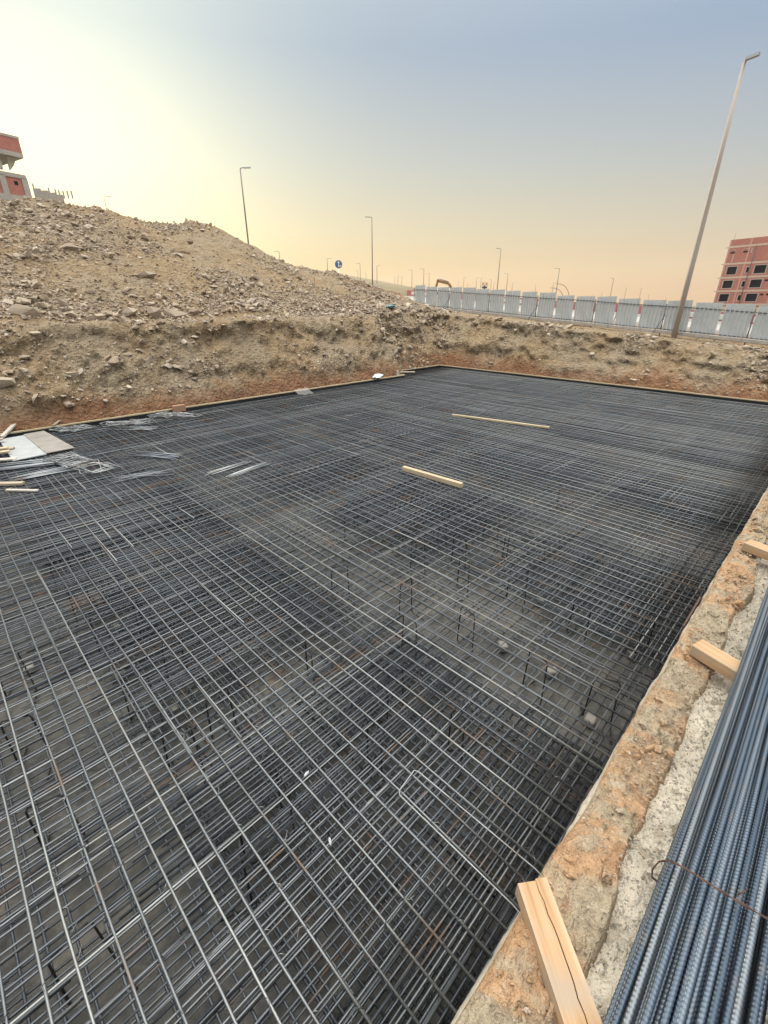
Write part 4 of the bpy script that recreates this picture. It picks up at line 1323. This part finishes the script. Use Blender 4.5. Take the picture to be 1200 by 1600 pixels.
# crossed-board marker beyond the fence
x, y = polar(11.4, 70)
mk = empty('marker_sign', (x, y, gz(x, y)), 'small pinkish crossed-board marker on a dark stand beyond the fence', 'marker', None, RIGHT)
zt = 3 + .0335 * 70 - gz(x, y)
MB().tube([(0, 0, -.2), (0, 0, zt - .1)], .09, 8).build('post', MAT['black'], mk)
MB().box((0, 0, zt - .35), (.7, .25, .24), bev=.05).build('base_box', MAT['dark_rail'], mk)
c = MB(); 
for sx in (-.22, .24):
    c.beam((sx - .17, -.05, zt - .15), (sx + .17, -.05, zt + .25), .05, .09); c.beam((sx + .17, -.11, zt - .15), (sx - .17, -.11, zt + .25), .05, .09)
c.build('crossed_boards', MAT['pink_board'], mk)

# excavator
def excavator():
    D = 80
    x, y = polar(6.7, D)
    g = gz(x, y)
    e = empty('excavator', (x, y, g), 'dull orange excavator beyond the left end of the fence, only its boom showing', 'excavator', None, RIGHT)
    ztop = 3 + .0425 * D - g; zl = 3 + .0315 * D - g
    MB().beam((-.9, 0, ztop - .15), (1.0, 0, ztop - .55), .3, .36, bev=.03).beam((1.0, 0, ztop - .58), (2.0, 0, zl - 1.2), .3, .38, bev=.03).build('boom', MAT['ex_yellow'], e)
    MB().beam((-.75, 0, ztop + .05), (-1.15, 0, zl - .6), .3, .34, bev=.03).build('stick', MAT['ex_yellow'], e)
    MB().tube([(-.6, 0, ztop + .12), (.9, 0, ztop - .3)], .08, 8).build('ram', MAT['lamp_grey'], e)
    bz = zl - 3.0
    MB().box((3.0, 0, 0.85), (2.2, 1.6, .8), bev=.08).build('body', MAT['ex_yellow'], e)
    MB().box((2.4, -.5, 1.5), (.9, .7, .7), bev=.06).build('cab', MAT['window'], e)
    for sy in (-.7, .7):
        MB().box((2.9, sy, .4), (2.8, .45, .75), bev=.25).build('track', MAT['black'], e)
    MB().prism([(-1.5, 0, zl - 1.3), (-.9, 0, zl - .6), (-.7, 0, zl - 1.2), (-1.1, 0, zl - 1.5)], (0, -.4, 0), (0, .4, 0)).build('bucket', MAT['black'], e)
excavator()

# ------------------------------------------------------------------ red brick block on the right
def brick_block():
    D = 149.0
    x, y = polar(33.8, D)
    ztop = 3 + .092 * D
    base = gz(x, y) - .5
    # local frame: +x along the facade away from its far corner, +y into the building
    dirang = R(45 - 152)
    root = empty('apartment_block', (x, y, 0), 'unfinished red brick apartment block with dark window openings on the right', 'building', None, dirang)
    Lb, Wb = 30.0, 14.0
    sh = 2.95
    n = 6
    win = []
    floors = [ztop - .0 - 5.15 - sh * k for k in range(n)]       # underside slab level of each window storey top
    holes = []
    for k in range(n):
        zt = floors[k]
        zb = zt - sh
        for rep in range(3):
            ox = rep * 13.2
            for (a, w, zo, h) in [(1.05, 2.15, .72, 1.65), (5.25, .62, .95, 1.15), (6.95, 2.35, .72, 1.65), (9.75, .72, 1.95, .38), (11.0, .72, 1.95, .38), (12.05, .95, .6, 1.75), (13.15, .0, 0, 0)]:
                if w and ox + a + w < Lb - .3: holes.append((ox + a, zb + zo, w, h))
    # facade wall with openings: strips between the holes
    fw = MB()
    xs_ = sorted({0.0, Lb} | {h[0] for h in holes} | {h[0] + h[2] for h in holes})
    t = .3
    for i in range(len(xs_) - 1):
        a, b = xs_[i], xs_[i + 1]; mid = (a + b) / 2
        cuts = sorted([(h[1], h[1] + h[3]) for h in holes if h[0] - 1e-6 <= mid <= h[0] + h[2] + 1e-6])
        z0 = base
        for c0, c1 in cuts + [(ztop, ztop)]:
            if c0 > z0 + 1e-4: fw.box((mid, t / 2, (z0 + c0) / 2), (b - a, t, c0 - z0))
            z0 = c1
    fw.box((Lb / 2, Wb - .15, (base + ztop) / 2), (Lb, .3, ztop - base))
    for sx in (.15, Lb - .15): fw.box((sx, Wb / 2, (base + ztop) / 2), (.3, Wb - .62, ztop - base))
    fw.build('wall', MAT['brick_wall'], root)
    rm = MB().box((Lb / 2, Wb / 2, ztop - 1.1), (Lb - .7, Wb - .7, .25)); rm.build('roof', MAT['slab'], root)
    for k in range(n + 2):
        z = ztop - 1.55 - (.0 if k == 0 else 3.6 + sh * (k - 1)) 
        if k >= 1: z = floors[k - 1] + .05 if k - 1 < n else base + .3
        b = MB().box((Lb / 2, Wb / 2, z), (Lb + .1, Wb + .1, .40)); 
        b.box((-.35, .3, z + .0), (.7, .5, .16))
        b.build('floor_slab', MAT['band'], root)
    for q in (0.0, 4.4, 11.6, 17.6, 24.8):
        MB().box((q + .2, .13, (base + ztop) / 2), (.34, .3, ztop - base - .1)).build('column', MAT['band2'], root)
    MB().tube([(5.95, -.1, base), (5.95, -.1, ztop - 1.6)], .07, 6).build('downpipe', MAT['dark_rail'], root)
    for (a, z, w, h) in holes:
        wob = MB().box((a + w / 2, .24, z + h / 2), (w, .03, h)).build('window', MAT['window'], root)
        if h > 1.0:
            f = MB()
            f.box((a - .08, -.02, z + h / 2), (.16, .06, h + .3)); f.box((a + w + .08, -.02, z + h / 2), (.16, .06, h + .3))
            f.box((a + w / 2, -.02, z + h + .075), (w, .06, .15)); f.box((a + w / 2, -.02, z - .075), (w, .06, .15))
            f.build('surround', MAT['trim'], wob)
    # attic vents with arched heads
    for a in (1.2, 4.0, 10.4, 13.4, 18, 21):
        z = ztop - 2.75
        v = MB().box((a, -.012, z), (.9, .03, .32)); v.build('vent', MAT['window'], root)
        P = [(a + .75 * math.cos(q), -.03, z + .6 * math.sin(q)) for q in np.linspace(0, math.pi, 12)]
        MB().tube(P, .07, 5).build('arch_head', MAT['trim'], root)
    for a in (1.6, 5.2, 11.4, 19): MB().box((a, -.012, ztop - 3.9 + (1.3 if a == 5.2 else 0)), (.22, .03, 1.7 if a != 5.2 else 1.0)).build('render_strip', MAT['trim'], root)
    MB().box((15.4, 4.2, ztop + 1.0), (7.0, 5, 2.2), bev=.02).build('roof_hut', MAT['brick_wall'], root)
    MB().box((15.4, 4.2, ztop + 2.22), (7.8, 5.8, .26)).build('hut_roof', MAT['slab'], root)
    MB().tube([(.5, .4, ztop), (.5, .4, ztop + 1.3)], .03, 5).build('starter_bar', MAT['dark_rail'], root)
def vertical_brick(name):
    m = M(name, 0.92, spec=0.2)
    c = m.n('ShaderNodeTexCoord'); sp = m.xyz(c.outputs['Object'])
    cb = m.n('ShaderNodeCombineXYZ'); m.l(m.math('ADD', sp[0], sp[1]), cb.inputs[0]); m.l(sp[2], cb.inputs[1])
    q = m.n('ShaderNodeTexBrick'); m.l(cb.outputs[0], q.inputs['Vector'])
    q.inputs['Scale'].default_value = 1.0
    q.inputs['Brick Width'].default_value = 0.42; q.inputs['Row Height'].default_value = 0.2; q.inputs['Mortar Size'].default_value = 0.015
    q.inputs['Color1'].default_value = (0.35, 0.125, 0.10, 1); q.inputs['Color2'].default_value = (0.42, 0.16, 0.13, 1); q.inputs['Mortar'].default_value = (0.42, 0.27, 0.23, 1)
    n = m.noise(c.outputs['Object'], 0.3, 4); n2 = m.noise(c.outputs['Object'], 0.9, 4)
    k = m.mix(m.rng(n, 0.5, 0.7, 0, 0.5), q.outputs[0], (0.54, 0.26, 0.17))
    k = m.mix(m.rng(n2, 0.55, 0.72, 0, 0.45), k, (0.34, 0.12, 0.09))
    m.color(k); return m.m
MAT['brick_wall'] = vertical_brick('red_brick_wall')
MAT['band2'] = concrete_material('column_band', (0.50, 0.30, 0.25), 0.1, 0.1, 0.01)
brick_block()

# ------------------------------------------------------------------ unfinished house on the hill at left
def hill_house():
    D = 93.0
    x, y = polar(-33.3, D)
    zb = 3 + .152 * D - .6; z1 = 3 + .1775 * D; z2 = 3 + .2011 * D; z3 = 3 + .2235 * D
    root = empty('unfinished_house', (x, y, 0), 'unfinished concrete frame house with red brick infill on the hill at the left edge', 'building', None, R(45 - 32))
    # local -x runs left along the front, +y away
    W = 16.0; Dp = 10.0
    fr = MB()
    MB().box((-W / 2 - .0, Dp / 2, z1 - .25), (W, Dp, .5)).build('floor_slab', MAT['slab'], root)
    MB().box((-W / 2 + .15, Dp / 2, z2 - .0), (W, Dp + 1.0, .55)).build('floor_slab', MAT['slab'], root)
    MB().box((-W / 2 - .5, Dp / 2, zb - 2.2), (W + 1, Dp + .6, 5.0)).build('plinth', MAT['slab'], root)
    for q in (-.3, -3.0, -7.6, -11.6, -15.6):
        for dy_ in (.25, Dp - .25):
            if q < -.5:
                MB().box((q, dy_, (z1 + z2) / 2 - .02), (.85, .5, z2 - z1 - .5)).build('column', MAT['slab'], root)
            MB().box((q, dy_, (zb + z1) / 2 - .1), (.75, .5, z1 - zb - .5)).build('column', MAT['slab'], root)
    for a, b in ((-.7, -2.6), (-3.4, -7.2), (-8.0, -11.2)):
        MB().box(((a + b) / 2, .28, (zb + z1) / 2 - .1), (abs(a - b) - .02, .3, z1 - zb - .55)).build('wall', MAT['brick_wall'], root)
    MB().box((-1.45, .12, (zb + z1) / 2 + .35), (.45, .06, .45)).build('window', MAT['window'], root)
    MB().box((-W / 2, Dp - .3, (zb + z1) / 2 - .1), (W - .1, .3, z1 - zb - .55)).build('wall', MAT['brick_wall'], root)
    MB().box((-W / 2 - 1.9, Dp - .3, (z1 + z2) / 2 - .02), (W - 4, .3, z2 - z1 - .5)).build('wall', MAT['slab'], root)
    MB().prism([(-1.7, .3, z2 - .3), (-.5, .3, z2 - .3), (-1.1, .3, z2 - 1.3), (-1.7, .3, z2 - 1.9)], (0, -.12, 0), (0, .12, 0)).build('broken_wall', MAT['slab'], root)
    # parapet storey with pale cap
    MB().box((-W / 2 + .15, -.35, (z2 + z3) / 2), (W, .3, z3 - z2 - .5)).build('parapet', MAT['brick_wall'], root)
    MB().box((.0, Dp / 2 + .0, (z2 + z3) / 2), (.3, Dp + .2, z3 - z2 - .5)).build('parapet', MAT['brick_wall'], root)
    MB().box((-W / 2 + .15, Dp / 2, z3 - .1), (W + .1, Dp + 1.1, .28)).build('roof', MAT['slab'], root)
    return root
hill_house()
def garden_wall():
    D = 91.0
    a = Vector((*polar(-33.0, D), 0)); b = Vector((*polar(-30.9, D - 2), 0))
    za, zb = 3 + .1615 * D, 3 + .1535 * D
    root = empty('boundary_wall', (a.x, a.y, 0), 'low grey boundary wall stepping down the hill beside the unfinished house', 'wall')
    d = b - a
    m = MB()
    for k in range(4):
        p = d * (k / 4); q = d * ((k + 1) / 4 - .004)
        z = za + (zb - za) * (k / 3)
        m.beam(p + Vector((0, 0, z - 2.5)), q + Vector((0, 0, z - 2.5)), .3, 5.0)
    m.build('wall', MAT['slab'], root)
    for k, t in enumerate((.02, .55, .78, .9, 1.05, 1.2, 1.35)):
        p = d * t; z = za + (zb - za) * min(t, 1.0) * 1.2
        MB().box((p.x, p.y, z + .15), (.16, .16, .9)).build('post', MAT['slab'], root)
garden_wall()

# ------------------------------------------------------------------ haze
zmin = float(min(pz.min(), -1.0)) - 1.0
zmax = float(max(pz.max(), 30.0)) + 2.0
HZ = 1700.0
hz_ = MB().box((0, 0, (zmin + zmax) / 2), (2 * HZ, 2 * HZ, zmax - zmin)).build('haze', None)
hm = bpy.data.materials.new('evening_haze'); hm.use_nodes = True
for n_ in list(hm.node_tree.nodes): hm.node_tree.nodes.remove(n_)
ho = hm.node_tree.nodes.new('ShaderNodeOutputMaterial'); hv = hm.node_tree.nodes.new('ShaderNodeVolumePrincipled')
hv.inputs['Color'].default_value = (0.97, 0.93, 0.86, 1)
hv.inputs['Density'].default_value = 0.00018
hv.inputs['Anisotropy'].default_value = 0.2
hm.node_tree.links.new(hv.outputs[0], ho.inputs['Volume'])
hz_.data.materials.append(hm)
tag(hz_, 'pale evening dust haze over the whole site', 'haze', kind='stuff')
